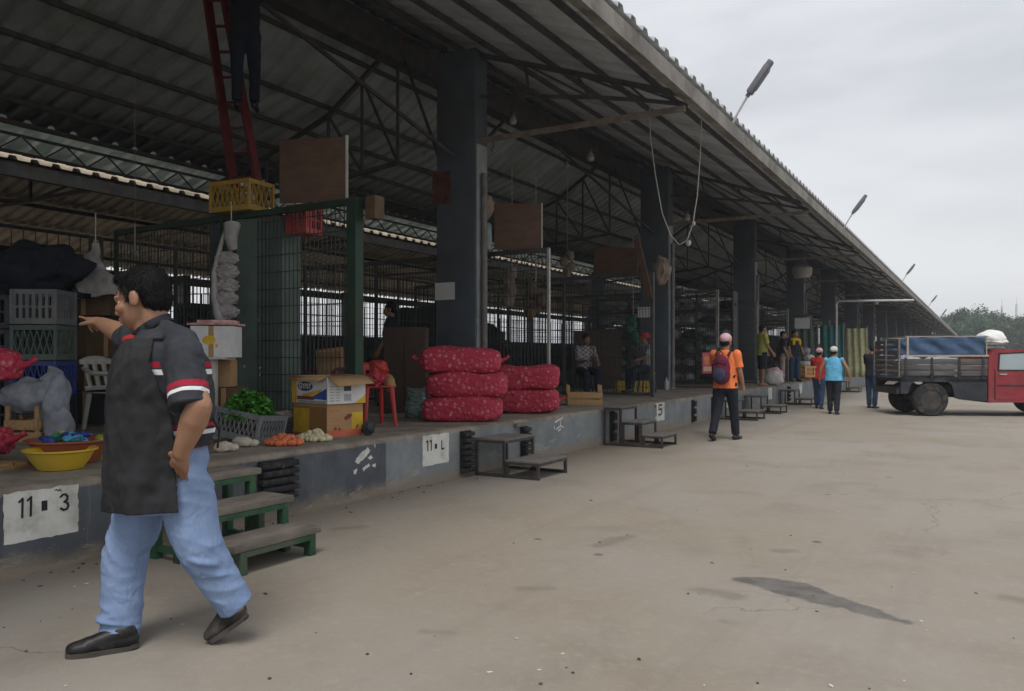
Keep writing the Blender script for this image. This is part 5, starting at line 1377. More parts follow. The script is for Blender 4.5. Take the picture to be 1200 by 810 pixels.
hipL = P(214, 556, -.03); knL = P(234, 645, -.04); anL = P(277, 709, .05)
body = list(Hh)
body += [('c', P(184, 392, .0), .068, hq(0, -.030, -.050), .066), ('c', P(176, 392, 0), .06, hq(0, .01, -.07), .055)]
body += [('l', [(P(190, 540, 0), .16, .15, yaw_c), (P(187, 480, 0), .20, .17, yaw_c), (P(190, 430, 0), .18, .17, yaw_c), (P(192, 395, 0), .09, .12, yaw_c)])]
body += [('c', shL, .052, elL, .052), ('c', elL, .054, elL.lerp(wrL, .3), .060), ('c', elL.lerp(wrL, .3), .060, wrL, .036)]
body += [('c', shR, .06, elR, .05), ('c', elR, .05, elR.lerp(wrR, .35), .052), ('c', elR.lerp(wrR, .35), .052, wrR, .034)]
body += hand_prims(wrL, (P(206, 580, -.11)-wrL), Vector((.15, .95, 0)), Vector((-1, 0, .2)), .22, sc_=1.12)
body += hand_prims(wrR, (P(94, 366, .60)-wrR), Vector((-.1, .1, -1)), Vector((-.4, -.9, -.2)), .5, point=True, sc_=1.1)
for hp_, kn, an in ((hipR, knR, anR), (hipL, knL, anL)): body += [('c', hp_, .09, kn, .06), ('c', kn, .055, an, .04)]
union(body, .0055, 'body', M['skin'], man, 4)
eyes(E, hf, HK, man)
hp2 = [('e', hq(0, -.024, .044), (.085*HK, .098*HK, .082*HK), hR), ('e', hq(0, -.058, -.002), (.077*HK, .058*HK, .074*HK), hR), ('e', hq(0, .026, .088), (.068*HK, .056*HK, .030*HK), hR), ('e', hq(0, -.05, .03), (.087*HK, .070*HK, .078*HK), hR), ('c', hq(-.076, .018, .035), .010, hq(-.077, .012, -.012), .006), ('c', hq(.076, .018, .035), .010, hq(.077, .012, -.012), .006)]
union(hp2, .006, 'hair', M['hair'], man, 3, .0035, 60)
hr = random.Random(11)
hm = [o_ for o_ in man.children if o_.name.startswith('hair')][0].data
b = MB(); crownp = hq(0, -.06, .13)
vs_ = hm.vertices
for i in range(5200):
    v = vs_[hr.randrange(len(vs_))]; n_ = v.normal; p = v.co.copy()
    d = (p-crownp); d = d-n_*d.dot(n_)
    if d.length < .004: continue
    d = (d.normalized()+Vector((hr.gauss(0, .09)-.10, hr.gauss(0, .09), hr.gauss(0, .08)-.15))); d = (d-n_*d.dot(n_)).normalized()
    sd_ = d.cross(n_)*hr.uniform(.0010, .0022); L_ = hr.uniform(.018, .042)
    q0 = p-n_*.002; q1 = p+d*L_*.5+n_*hr.uniform(.001, .005); q2 = p+d*L_+n_*hr.uniform(-.003, .003)
    b.face([q0-sd_, q0+sd_, q1+sd_*.8, q1-sd_*.8]); b.face([q1-sd_*.8, q1+sd_*.8, q2])
o = b.build('hair_strands', M['hair'], man, 180); o['kind'] = 'stuff'
b = MB()
for s in (-1, 1): b.tube([hq(s*.014, .099, .027), hq(s*.032, .095, .034), hq(s*.050, .080, .028)], [.004, .006, .004], 6)
b.build('eyebrows', M['hair'], man)
# shirt
zc = P(190, 431, -.17).z; zw = P(190, 505, -.2).z
M['manshirt'] = make_manshirt(shL, P(221, 477, -.265)+(P(221, 477, -.265)-shL)*.05, zc, zw)
S = [('l', [(P(193, 524, 0), .215, .185, yaw_c), (P(193, 500, 0), .220, .190, yaw_c), (P(193, 465, 0), .216, .190, yaw_c), (P(193, 430, 0), .204, .195, yaw_c), (P(193, 408, 0), .165, .185, yaw_c), (P(189, 391, 0), .10, .14, yaw_c), (P(184, 385, 0), .082, .095, yaw_c)]), ('c', P(192, 387, -.03), .048, P(214, 402, -.11), .075)]
slE = P(222, 474, -.265)
S += [('c', shL, .080, shL.lerp(slE, .45), .083), ('f', shL.lerp(slE, .25), .084, slE+(slE-shL)*.05, .088), ('c', shR, .088, shR.lerp(elR, .4), .082), ('f', shR.lerp(elR, .2), .086, shR.lerp(elR, .72), .082), ('c', P(203, 402, -.06), .07, P(216, 410, -.15), .075)]
def ridge(q, sx, sz, seed): return 1-abs(mnoise.noise(Vector((q.x*sx+seed, q.y*sx, q.z*sz))))*2
def shirtfold(q): return .010*(ridge(q+Vector((0, 0, q.x*.5)), 5, 9, 3)-.55)+.004*(ridge(q, 14, 18, 8)-.5)
union(S, .007, 'polo_shirt', M['manshirt'], man, 4, 0, 9, crease=shirtfold)
b = MB(); rings = []
cdir = (hq(0, .0, -.05)-P(188, 392, 0)).normalized()
for v, rr_ in ((0, .094), (.5, .088), (1, .094)):
    c = P(183, 389, 0)+cdir*(.004+.036*v)
    R0 = cdir.to_track_quat('Z', 'Y').to_matrix(); row = []
    for j in range(21):
        a = yaw_c*0+2*PI*j/20; w_ = R0 @ Vector((math.cos(a), math.sin(a), 0)); row.append(c+w_*rr_)
    rings.append(row)
b.grid(rings); b.build('collar', fabric('collar_cloth', (.03, .032, .04)), man, 60, solid=.006)
union([('e', P(157, 399, -.03), (.05, .06, .03))], .008, 'red_undershirt', M['red_cloth'], man, 2)
# trousers
L = [('l', [(P(195, 596, 0), .16, .165, yaw_c), (P(192, 570, 0), .198, .180, yaw_c), (P(191, 545, 0), .20, .178, yaw_c), (P(191, 520, 0), .197, .170, yaw_c)])]
L += [('c', hipR, .125, knR, .100), ('c', knR, .099, knR.lerp(anR, .5), .092), ('f', knR.lerp(anR, .4), .094, P(139, 748, .01), .091),
      ('c', hipL+Vector((0, 0, -.03)), .128, knL, .104), ('c', knL, .102, knL.lerp(anL, .5), .091), ('f', knL.lerp(anL, .35), .093, knL.lerp(anL, 1.0), .086)]
L += [('e', P(140, 735, 0.01), (.097, .097, .028)), ('e', P(138, 725, 0.01), (.095, .095, .022), (0, .2, 0)), ('e', P(263, 700, .03), (.09, .09, .028), (0, .5, 0)), ('e', P(238, 652, -.05), (.10, .10, .03), (0, .35, 0))]
def bell(x, c, w_): return math.exp(-((x-c)/w_)**2)
def jeanfold(q):
    a = .003+.012*bell(q.z, .14, .10)+.013*bell(q.z, .48, .12)+.012*bell(q.z, .78, .12)
    w_ = mnoise.noise(q*3)*.10
    dg = q.z+.45*q.x+w_ if q.z > .35 else q.z+.12*q.x+w_
    return a*(ridge(Vector((q.x, q.y, dg)), 3.2, 10, 2)-.55)+.14*a*(ridge(Vector((q.x, q.y, dg)), 8, 24, 5)-.5)
union(L, .0065, 'jeans', M['jeans'], man, 5, 0, 8, 3, crease=jeanfold)
# belt & apron string
b = MB(); pts = []
for j in range(29):
    a = yaw_c+PI*.42+(PI*1.16)*j/28; X = Vector((math.cos(a), math.sin(a), 0)); c = P(190, 517, 0)
    pts.append(c+Vector((math.cos(yaw_c)*.212*math.cos(a-yaw_c)-math.sin(yaw_c)*.182*math.sin(a-yaw_c), math.sin(yaw_c)*.212*math.cos(a-yaw_c)+math.cos(yaw_c)*.182*math.sin(a-yaw_c), 0)))
b.tube(pts, .014, 6); b.build('belt', M['black_leather'], man)
# apron sheet
rows = []
prof = [(398, 191, .150, .165, 40), (406, 191, .175, .19, 42), (420, 192, .205, .207, 46), (440, 193, .222, .210, 53), (465, 193, .232, .206, 62), (490, 193, .236, .206, 69), (510, 193, .236, .206, 76), (535, 192, .234, .206, 82), (560, 191, .232, .21, 86), (578, 190, .226, .213, 89), (592, 189, .222, .215, 92)]
NR = 90
pr2 = []
for i in range(NR):
    v = i/(NR-1)*(len(prof)-1); j = min(int(v), len(prof)-2); tq = v-j
    pr2.append([prof[j][m_]*(1-tq)+prof[j+1][m_]*tq for m_ in range(5)])
for i, (py, cx, A_, B_, phi) in enumerate(pr2):
    c = P(cx, py, 0); row = []
    tb = [(396, 180), (425, 175), (450, 185), (480, 199), (510, 203), (600, 207)]
    want = tb[-1][1]
    for (ya, xa), (yb_, xb_) in zip(tb, tb[1:]):
        if ya <= py <= yb_: want = xa+(xb_-xa)*(py-ya)/(yb_-ya)
    for d_ in range(30, 125):
        th = math.radians(d_); cs, sn = math.cos(th), math.sin(th); s = (abs(cs)**2.3+abs(sn)**2.3)**(-1/2.3); q = c+CH*(A_*cs*s)+LT*(B_*sn*s)
        if 600+(a0+q.x)/(D0+q.y)*FPX > want: break
    phi = d_
    for j in range(81):
        th = math.radians(phi)*(j/40-1); cs, sn = math.cos(th), math.sin(th); e = 2.3; s = (abs(cs)**e+abs(sn)**e)**(-1/e)
        q = c+CH*(A_*cs*s)+LT*(B_*sn*s)
        low_ = max(0, (py-500)/100)
        q += (CH*cs+LT*sn)*(.010*low_*math.sin(th*7+py*.01)+.006*mnoise.noise(Vector((th*3, py*.03, 5)))+.012*(1-2*abs(mnoise.noise(Vector((th*2.2+py*.006, py*.018, 9)))))*min(1, (py-396)/40)+.005*(1-2*abs(mnoise.noise(Vector((th*6, py*.05, 2))))))
        row.append(q)
    rows.append(row)
b = MB(); b.grid(rows); b.build('apron', M['apron'], man, 60, solid=.005)
b = MB()
b.tube([rows[0][78], P(190, 397, -.155), P(199, 386, -.10), P(203, 380, -.02), P(200, 380, .06)], .008, 6); b.build('neck_strap', M['apron'], man); b = MB()
b.tube([rows[40][80], P(225, 505, -.205), P(248, 500, -.08), P(250, 500, .05)], .006, 6); b.tube([P(249, 490, -.07), P(257, 505, -.06), P(255, 525, -.05)], .006, 6)
b.build('apron_string', M['apron'], man)
# shoes
def shoe(heel, toe, pitch_up):
    d = (toe-heel); L = d.length; d.normalize(); sd_ = Vector((0, 0, 1)).cross(d).normalized(); n = d.cross(sd_)
    def q(u, h, s=0): return heel+d*(u*L)+n*h+sd_*s
    pr = [('c', q(.12, .048), .040, q(.38, .048), .042), ('c', q(.38, .045), .042, q(.70, .040), .042), ('c', q(.70, .038), .041, q(.90, .034), .031), ('c', q(.16, .085), .043, q(.26, .085), .042), ('c', q(.3, .075), .040, q(.6, .048), .040)]
    for s in (-.012, .012): pr.append(('c', q(.72, .034, s), .036, q(.88, .03, s), .028))
    union(pr, .006, 'shoe', M['black_leather'], man, 3)
    b = MB(); poly = []
    for i in range(33):
        a = 2*PI*i/32; u = .5-.5*math.cos(a); wd = .050*(abs(math.sin(a))**.6)*(1.05 if u > .55 else .86) * (1 if math.sin(a) >= 0 else -1)
        poly.append((u, wd))
    rows_ = []
    for hh in (0, .022): rows_.append([q(u, hh+(.006 if u < .1 else 0), w_) for (u, w_) in poly])
    b.grid(rows_); b.face([q(u, .022, w_) for (u, w_) in poly[:-1]]); b.face([q(u, 0, w_) for (u, w_) in poly[:-1]][::-1]); b.build('sole', M['sole'], man, 40)
    if not pitch_up: return
    b = MB()
    for i in range(4): b.tube([q(.42+i*.055, .098-i*.011, -.022), q(.44+i*.055, .102-i*.011, 0), q(.42+i*.055, .098-i*.011, .022)], .0035, 6)
    b.build('laces', M['black_leather'], man)
gl = lambda px, py: (lambda w_: Vector(((w_-CAM).dot(RGT)-a0, (w_-CAM).dot(FWD)-D0, 0)))(G(px, py))
toeF = gl(76, 771); heelF = gl(163, 759); shoe(heelF, toeF, 0)
toeB = gl(246, 754); heelB = P(292, 722, .10); shoe(heelB, toeB, 1)

# ---- others on the roadway
def heading_of(v): return math.atan2(-v.x, v.y)
p = G(850, 516)
away = heading_of(Vector((.10, 1, 0)))
om, inf = figure('man in orange shirt walking away with a maroon backpack and pink cap', (p.x, p.y, 0), away, 1.76, legs=((-.22, .28), (.25, .05)), arms=((.55, .20, 1.15), (.05, .15, .35)), shirt='orange', trousers='dark_cloth', cap='pink_cloth', stout=1.08)
O, up = inf['O'], inf['up']
bp = thing('backpack', 'maroon and dark blue backpack on the back of the man in orange', 'backpack', (p.x, p.y, 0), away)
union([('e', O(up(0, -.20, 1.16)), (.155, .10, .23)), ('e', O(up(0, -.18, 1.05)), (.15, .10, .16))], .01, 'bag', M['maroon'], bp, 3, .006, 10)
union([('e', O(up(0, -.275, 1.06)), (.11, .05, .12))], .01, 'front_pocket', mat('dusty_blue_cloth', (.045, .045, .09), .85), bp, 2, .005, 12)
b = MB()
for s in (-1, 1): b.tube([O(up(s*.10, -.16, 1.36)), O(up(s*.11, -.02, 1.475)), O(up(s*.12, .10, 1.36)), O(up(s*.15, .10, 1.15)), O(up(s*.17, -.08, 1.02))], .018, 6)
b.tube([O(up(-.04, -.2, 1.38)), O(up(0, -.21, 1.43)), O(up(.04, -.2, 1.38))], .01, 6); b.tube([O(up(-.11, -.27, 1.22)), O(up(0, -.305, 1.25)), O(up(.11, -.27, 1.22))], .008, 6)
b.build('straps', M['dark_cloth'], bp)
wl = inf['A'][0][2]; q = O(wl)
b = MB(); b.box((0, 0, 0), (.30, .26, .36), bev=.008); b.mi = 1; b.box((0, -.131, .05), (.24, .004, .14)); b.mi = 2; b.box((0, -.131, -.10), (.26, .004, .08))
o = b.build('carried_box', [mat('pink_card', (.50, .10, .17), .7, .2, 6), mat('orange_card', (.60, .22, .10), .7, .3, 9), mat('cream_card', (.55, .42, .30), .7, .2, 9)])
Rz = Matrix.Rotation(away, 4, 'Z'); wq = Vector((p.x, p.y, 0))+(Rz @ q); o.location = wq+Vector((-.12, .05, .06)); o.rotation_euler = (0, 0, away+.2); tag(o, 'pink and orange box carried on the left arm of the man in orange', 'box')
p = G(977, 485.5)
figure('man in sky blue sleeveless top and white cap walking away', (p.x, p.y, 0), heading_of(Vector((.05, 1, 0))), 1.62, legs=((.12, .1), (-.12, .15)), arms=((-.10, .42, .30), (.05, .48, .25)), shirt='blue_cloth', sleeves='none', trousers='dark_cloth', cap='white_cloth', stout=1.18)
p = G(960, 479)
cm, inf = figure('person in pale pink cap and dark red shirt carrying an ochre crate', (p.x, p.y, 0), heading_of(Vector((.1, 1, 0))), 1.62, legs=((.2, .1), (-.15, .2)), arms=((.5, .1, .9), (.5, .1, .9)), shirt='red_cloth', trousers='navy', cap='pink_cloth')
wq = Vector((p.x, p.y, .72)) + RGT*-.22 + Vector((0, .15, .12)); crate('ochre_crate', 'ochre crate carried low by the person in the pale pink cap', M['wood'], wq, YAW, (.50, .36, .30))
p = G(966, 476); figure('dark haired person almost hidden behind the sky blue top', (p.x+.1, p.y+.9, 0), heading_of(Vector((0, 1, 0))), 1.66, shirt='dark_cloth', trousers='dark_cloth')
p = G(1022, 478.5); figure('man in dark shirt and jeans standing behind the truck bed', (p.x, p.y, 0), heading_of(RGT*.8+FWD*.6), 1.72, legs=((.05, .02), (-.05, .05)), arms=((.35, .12, 1.0), (.45, .05, 1.0)), shirt='dark_cloth', trousers='navy', sleeves='short', head_pitch=.3)
# ---- on the platform
def onplat(px, py): return T(px, py)
p = onplat(893, 452.5); figure('barefoot man in yellow green T shirt and black shorts on the platform', (p.x, p.y, PZ), heading_of(RGT*.9+FWD*.2), 1.74, legs=((.05, .02), (-.06, .02)), arms=((.25, .1, .5), (.15, .1, .5)), shirt='lime_cloth', trousers='dark_cloth', shorts=True, shoe='skin')
p = onplat(917, 447.5); figure('person in dark shirt and grey trousers left of the man with yellow cloth', (p.x, p.y, PZ), heading_of(RGT*.9-FWD*.2), 1.70, legs=((.05, .02), (-.06, .02)), arms=((.3, .1, .4), (.1, .1, .3)), shirt='dark_cloth', trousers='tan_cloth')
p = onplat(931, 447); ym, inf = figure('man in black shirt and blue jeans wearing a yellow cloth over his shoulders', (p.x, p.y, PZ), heading_of(-FWD*.9+RGT*.3), 1.74, legs=((.05, .02), (-.06, .02)), arms=((.1, .2, .3), (.1, .2, .3)), shirt='dark_cloth', trousers='navy', stout=1.08)
O, up = inf['O'], inf['up']; union([('e', O(up(0, 0, 1.38)), (.24, .13, .075)), ('e', O(up(-.12, .1, 1.28)), (.06, .04, .12)), ('e', O(up(.12, .1, 1.28)), (.06, .04, .10))], .012, 'shoulder_cloth', M['yellow_cloth'], ym, 3, .008, 12)
p = onplat(1004, 437); figure('far man in pale green shirt standing on the platform by the cream tarpaulin', (p.x, p.y, PZ), heading_of(-RGT), 1.68, shirt='lime_cloth', trousers='grey_cloth', legs=((.05, .02), (-.06, .02)))
p = onplat(1030, 434); figure('far person in red shirt on the platform beyond the truck end', (p.x, p.y, PZ), heading_of(-FWD), 1.66, shirt='red_cloth', trousers='dark_cloth', legs=((.05, .02), (-.06, .02)), arms=((.3, .25, .6), (.3, .25, .6)))
# seated behind the meshes
def stool(loc, h, label, m='dark_plastic'):
    b = MB(); 
    for sx in (-1, 1):
        for sy in (-1, 1): b.bar((sx*.12, sy*.12, h-.03), (sx*.16, sy*.16, 0), .03)
    b.box((0, 0, h-.015), (.34, .34, .03), bev=.008)
    o = b.build('stool', M[m]); o.location = loc; tag(o, label, 'stool')
p = stackat(684, 17.0)
stool((p.x, p.y, PZ), .44, 'dark stool under the seated person in the checked shirt')
mchk, nt, bs = newmat('checked_shirt'); k = N(nt); ck = k.n('ShaderNodeTexChecker'); k.l(k.coord('Object', (1, 1, 1.4)), ck.inputs[0]); ck.inputs['Scale'].default_value = 16; k.l(k.mix(ck.outputs['Fac'], (.10, .09, .09), (.30, .28, .27)), bs.inputs['Base Color']); M['checked'] = mchk
figure('seated person in checked shirt and jeans behind the mesh, centre', (p.x, p.y, PZ), heading_of(-FWD+RGT*.35), 1.66, legs=((1.45, 1.35), (1.40, 1.35)), arms=((.35, .12, 1.0, .3), (.35, .12, 1.2, .3)), shirt='checked', trousers='night_denim', seated=True, lean=.18, sleeves='long', head_pitch=.25, skin='skin_dark')
p = stackat(758, 18.2)
stool((p.x, p.y, PZ), .46, 'dark stool under the seated man in the red cap')
figure('seated man in grey shirt and red cap beside the yellow crate', (p.x, p.y, PZ), heading_of(-RGT*.9-FWD*.4), 1.70, legs=((1.4, 1.2), (1.35, 1.35)), arms=((.5, .12, .8, .2), (.2, .2, .5)), shirt='grey_cloth', trousers='night_denim', seated=True, lean=.10, cap='red_cloth', skin='skin_dark')
# silhouette left of the pier
p = stackat(459, 13.2); figure('dark silhouetted person standing in the shade left of the big pier', (p.x, p.y, PZ), heading_of(-RGT), 1.72, shirt='dark_cloth', trousers='dark_cloth', skin='skin_dark', legs=((.05, .02), (-.06, .02)))
# on the ladder
p = atD(286, 150, 10.15); lp, inf = figure('person in dark jeans standing high on the red ladder, head among the roof beams', (p.x+.02, p.y, p.z+.26), heading_of(FWD+RGT*-.2), 1.74, legs=((.06, .06), (.28, .35)), arms=((2.4, .2, .5), (2.2, .2, .6)), shirt='dark_cloth', trousers='night_denim', skin='skin_dark', drop=True)

# ------------------------------------------------------------------ truck
tr_c = G(1089, 487.5); th_ = -math.radians(7)
hd = (RGT*math.cos(th_)+FWD*math.sin(th_)); rzT = math.atan2(hd.y, hd.x)
TW = 1.75
tl = Vector((-hd.y, hd.x, 0))
tc = tr_c + tl*(TW/2-.12)
truck = thing('pickup_truck', 'old red cab truck with grey slatted bed and blue tarpaulin side, cut by the frame', 'truck', (tc.x, tc.y, 0), rzT)
M['cab_red'] = mat('faded_red_paint', (.24, .020, .030), .38, .22, 3, .05, dirt=(.25, .10, .09), dirt_amt=.35, spec=.5)
M['bed_dark'] = mat('dark_bed_steel', (.022, .026, .034), .6, .25, 4, .15, dirt=(.08, .075, .07), dirt_amt=.4)
M['bed_board'] = mat('worn_bed_board', (.085, .082, .08), .8, .3, 4, .3, stretch=(.4, 1, 3), dirt=(.20, .19, .17), dirt_amt=.5)
M['tarp'] = mat('blue_tarpaulin', (.042, .085, .165), .6, .18, 3, .5, 9, dirt=(.12, .15, .2), dirt_amt=.3, bdist=.03)
M['cream_frame'] = mat('cream_frame_paint', (.34, .32, .28), .6, .12, 5, .1, dirt=(.3, .2, .12))
M['glass'] = mat('window_glass', (.30, .36, .38), .08, .1, 1, 0, spec=.8)
def wheel(x, y, r, w_):
    o_ = MB(); prof = [(r*.60, -w_/2), (r*.93, -w_/2), (r, -w_*.36), (r, w_*.36), (r*.93, w_/2), (r*.60, w_/2)]
    o_.lathe(prof, seg=36, caps=False); ty = o_.build('wheel', M['rubber'], truck); ty.rotation_euler = (PI/2, 0, 0); ty.location = (x, y, r)
    b = MB(); b.lathe([(0, -w_*.25), (r*.25, -w_*.27), (r*.35, -w_*.38), (r*.54, -w_*.05), (r*.62, -w_*.48), (r*.62, w_*.4), (0, w_*.4)], seg=28)
    for i in range(6): b.cyl((r*.30*math.cos(i*PI/3), r*.30*math.sin(i*PI/3), -w_*.45), (r*.30*math.cos(i*PI/3), r*.30*math.sin(i*PI/3), -w_*.2), .02, seg=6)
    b.build('rim', M['steel_dark'], ty)
    b = MB(); b.lathe([(0, -w_*.52), (.05, -w_*.52), (.075, -w_*.44), (.075, -w_*.2), (0, -w_*.2)], seg=20); b.build('hub', M['bed_board'], ty)
    return ty
for y in (-TW/2+.12, TW/2-.12): 
    wh = wheel(0, y, .39, .24)
    if y > 0: wh.rotation_euler = (-PI/2, 0, 0)
    wh = wheel(2.95, y, .39, .24)
    if y > 0: wh.rotation_euler = (-PI/2, 0, 0)
BX0, BX1 = -.68, 1.22
b = MB(); b.box(((BX0+BX1)/2, 0, .84), (BX1-BX0, TW, .08)); b.build('bed_floor', M['bed_dark'], truck)
b = MB()
for s in (-1, 1):
    y = s*(TW/2-.015)
    poly = [(BX0, .52), (-.52, .52), (-.46, .72), (-.30, .86), (0, .91), (.30, .86), (.46, .72), (.52, .42), (BX1, .36), (BX1, .93), (BX0, .93)]
    Mx = Matrix(((1, 0, 0, 0), (0, 0, 1, y-.015), (0, 1, 0, 0), (0, 0, 0, 1))); b.prism(poly, Mx, .03)
b.build('bed_skirt', M['bed_dark'], truck)
b = MB(); b.box((1.45, -.45, .62), (4.2, .10, .16)); b.box((1.45, .45, .62), (4.2, .10, .16)); b.cyl((0, -TW/2+.2, .39), (0, TW/2-.2, .39), .07); b.ell((0, 0, .39), (.18, .16, .16), sub=2); b.box((BX0-.03, 0, .58), (.06, TW*.9, .14)); b.build('chassis', M['steel_dark'], truck)
for s in (-1, 1):
    for i in range(3):
        b = MB(); b.box(((BX0+BX1)/2, s*(TW/2+.012), 1.005+i*.135), (BX1-BX0, .028, .12), bev=.004); b.build('side_board', M['bed_board'], truck)
    for x in (BX0+.1, 0, .6, BX1-.1):
        b = MB(); b.box((x, s*(TW/2+.034), 1.12), (.05, .02, .50)); b.box((x, s*(TW/2+.05), 1.0), (.07, .02, .09), bev=.004); b.build('side_stake', M['bed_dark'], truck)
for i in range(7):
    b = MB(); b.box((BX0-.012, 0, 1.0+i*.125), (.026, TW, .085), bev=.004); b.build('tail_slat', M['bed_board'], truck)
for y in (-TW/2, 0, TW/2): b = MB(); b.box((BX0-.04, y, 1.36), (.03, .06, .9)); b.build('tail_post', M['steel_grey'], truck)
fx0, fx1 = -.53, 1.20
b = MB()
for s in (-1, 1):
    y = s*(TW/2+.01)
    b.box(((fx0+fx1)/2, y, 1.41), (fx1-fx0+.1, .04, .042)); b.box(((fx0+fx1)/2, y-s*.02, 1.86), (fx1-fx0+.1, .02, .02))
    b.box((fx0, y, 1.63), (.045, .045, .48)); b.box((fx1, y, 1.63), (.02, .03, .48))
for x in (fx0, fx1): b.box((x, 0, 1.86), (.03, TW, .03))
b.build('tarp_frame', M['cream_frame'], truck)
for s in (-1, 1):
    b = MB(); rows = []
    for i in range(12):
        v = i/11; rows.append([(fx0+.03+(fx1-fx0-.06)*j/40, s*(TW/2+.0)+.030*math.sin(j*.50+v*5+s+2*mnoise.noise(Vector((j*.1, v*2, s))))*math.sin(PI*(.15+.7*v))+.008*mnoise.noise(Vector((j*.3, v*3, s))), 1.43+.42*v) for j in range(41)])
    b.grid(rows); b.build('tarpaulin', M['tarp'], truck, 60, solid=.004)
# cab (profile extruded across)
cabp = [(1.27, .32), (1.27, 1.32), (1.32, 1.48), (1.45, 1.56), (2.15, 1.56), (2.32, 1.50), (2.78, 1.08), (3.62, .98), (3.72, .90), (3.74, .45), (3.60, .36), (3.36, .36), (3.30, .62), (3.12, .78), (2.95, .82), (2.78, .78), (2.60, .62), (2.54, .34)]
b = MB(); Mx = Matrix(((1, 0, 0, 0), (0, 0, 1, -.83), (0, 1, 0, 0), (0, 0, 0, 1))); b.prism(cabp, Mx, 1.66)
bmesh.ops.bevel(b.bm, geom=[e for e in b.bm.edges if len(e.link_faces) == 2 and e.calc_face_angle(0) > .25], offset=.035, segments=3, affect='EDGES', profile=.6)
b.build('cab', M['cab_red'], truck, 50)
for s in (-1, 1):
    y = s*.832
    def sidepoly(poly, th_, mm_, nm, off=0.0, par=truck):
        b = MB(); Mx = Matrix(((1, 0, 0, 0), (0, 0, 1, y+s*off-(th_ if s < 0 else 0)), (0, 1, 0, 0), (0, 0, 0, 1))); b.prism(poly, Mx, th_); return b.build(nm, mm_, par)
    d_ = sidepoly([(1.42, .40), (1.42, 1.06), (2.62, 1.06), (2.62, .62), (2.52, .40)], .010, M['cab_red'], 'door')
    sidepoly([(1.50, 1.09), (1.52, 1.44), (2.12, 1.47), (2.56, 1.09)], .008, M['glass'], 'window', .002)
    b = MB()
    for pa_, pb_ in (((1.47, 1.07), (2.60, 1.07)), ((1.48, 1.07), (1.50, 1.46)), ((1.50, 1.46), (2.14, 1.495)), ((2.14, 1.495), (2.60, 1.07))): b.bar((pa_[0], y+s*.010, pa_[1]), (pb_[0], y+s*.010, pb_[1]), .022, .022)
    b.build('window_seal', M['rubber'], d_)
    b = MB(); b.box((1.40, y+s*.008, .75), (.012, .006, .70)); b.box((2.02, y+s*.013, .72), (1.16, .010, .035)); b.build('door_trim', M['bed_dark'], d_)
    b = MB(); b.box((1.58, y+s*.022, .98), (.16, .025, .03), bev=.006); b.build('handle', M['steel_light'], d_)
    b = MB(); b.bar((2.5, y, 1.15), (2.5, y+s*.14, 1.20), .02); b.box((2.5, y+s*.18, 1.24), (.05, .14, .20), bev=.015); b.build('mirror', M['bed_dark'], truck)
    b = MB(); b.box((3.73, s*.58, .72), (.05, .26, .18), bev=.02); b.build('headlight', M['glass'], truck)
b = MB(); b.box((3.76, 0, .46), (.10, 1.66, .16), bev=.03); b.build('bumper', M['steel_grey'], truck)
b = MB(); b.face([(2.345, -.7, 1.47), (2.345, .7, 1.47), (2.765, .76, 1.105), (2.765, -.76, 1.105)]); o = b.build('windscreen', M['glass'], truck, solid=.006); o.location = (.01, 0, .012)
b = MB(); 
for z_ in (1.60, 1.68): b.box((1.50, 0, z_), (.42, 1.3, .05), bev=.006)
for y in (-.6, 0, .6): b.box((1.50, y, 1.62), (.05, .05, .14))
b.build('roof_rack', M['steel_grey'], truck)
b = MB(); b.ell((0, 0, .10), (.32, .36, .22), amp=.12, sub=4, fr=6); b.ell((.04, .0, .03), (.33, .37, .12), amp=.15, sub=3)
for v in b.bm.verts: v.co.z = max(v.co.z, 0)
o = b.build('white_bundle', mat('white_sackcloth', (.70, .70, .67), .8, .08, 6, .4, 20), None, 60); q = Vector((tc.x, tc.y, 0))+hd*1.58-tl*.25; o.location = (q.x, q.y, 1.706); o.rotation_euler = (0, 0, rzT); tag(o, 'rounded white sack tied on the rack above the truck cab', 'sack')
b = MB(); rr = random.Random(5)
for i in range(6): b.ell((rr.uniform(-.25, .8), rr.uniform(-.45, .45), 1.0+.2*rr.random()), (.3, .28, .2), amp=.3, sub=3, seed=i)
o = b.build('bed_load', M['grey_sack'], None, 60); o.location = (tc.x, tc.y, .02); o.rotation_euler = (0, 0, rzT); tag(o, 'grey sacks lying inside the truck bed behind the slats', 'load', kind='stuff')

# ------------------------------------------------------------------ far platform stalls
def tarp_stall(px0, px1, Y, ztop, m, label):
    a = onY(px0, 400, Y); c = onY(px1, 400, Y); t = thing('stall_tarpaulin', label, 'tarpaulin', (a.x, Y, PZ), 0, 'tarpaulin screens on the far platform')
    b = MB(); rows = []; L = c.x-a.x
    for i in range(7):
        v = i/6; rows.append([(L*j/24, .05*math.sin(j*.9+v*2), (ztop-PZ)*v) for j in range(25)])
    b.grid(rows); b.build('sheet', m, t, 60, solid=.01)
    b = MB(); b.cyl((0, .08, 0), (0, .08, ztop-PZ+.1), .03, seg=8); b.cyl((L, .08, 0), (L, .08, ztop-PZ+.1), .03, seg=8); b.build('pole', M['steel_grey'], t)
tarp_stall(930, 958, 33, 2.6, M['green_panel'], 'dull green tarpaulin screen on the far platform')
tarp_stall(962, 988, 34.5, 2.7, M['teal_cloth'], 'teal tarpaulin screen beside the cream one')
tarp_stall(990, 1016, 36, 2.6, M['cream_cloth'], 'cream tarpaulin screen behind the far man in green')
b = MB(); p = onY(940, 379, 32.5); b.box((0, 0, 0), (.55, .03, .42)); o = b.build('sign_board', M['paper']); o.location = p; tag(o, 'small pale sign board above the far green tarpaulin', 'sign')
p = onplat(945, 445)
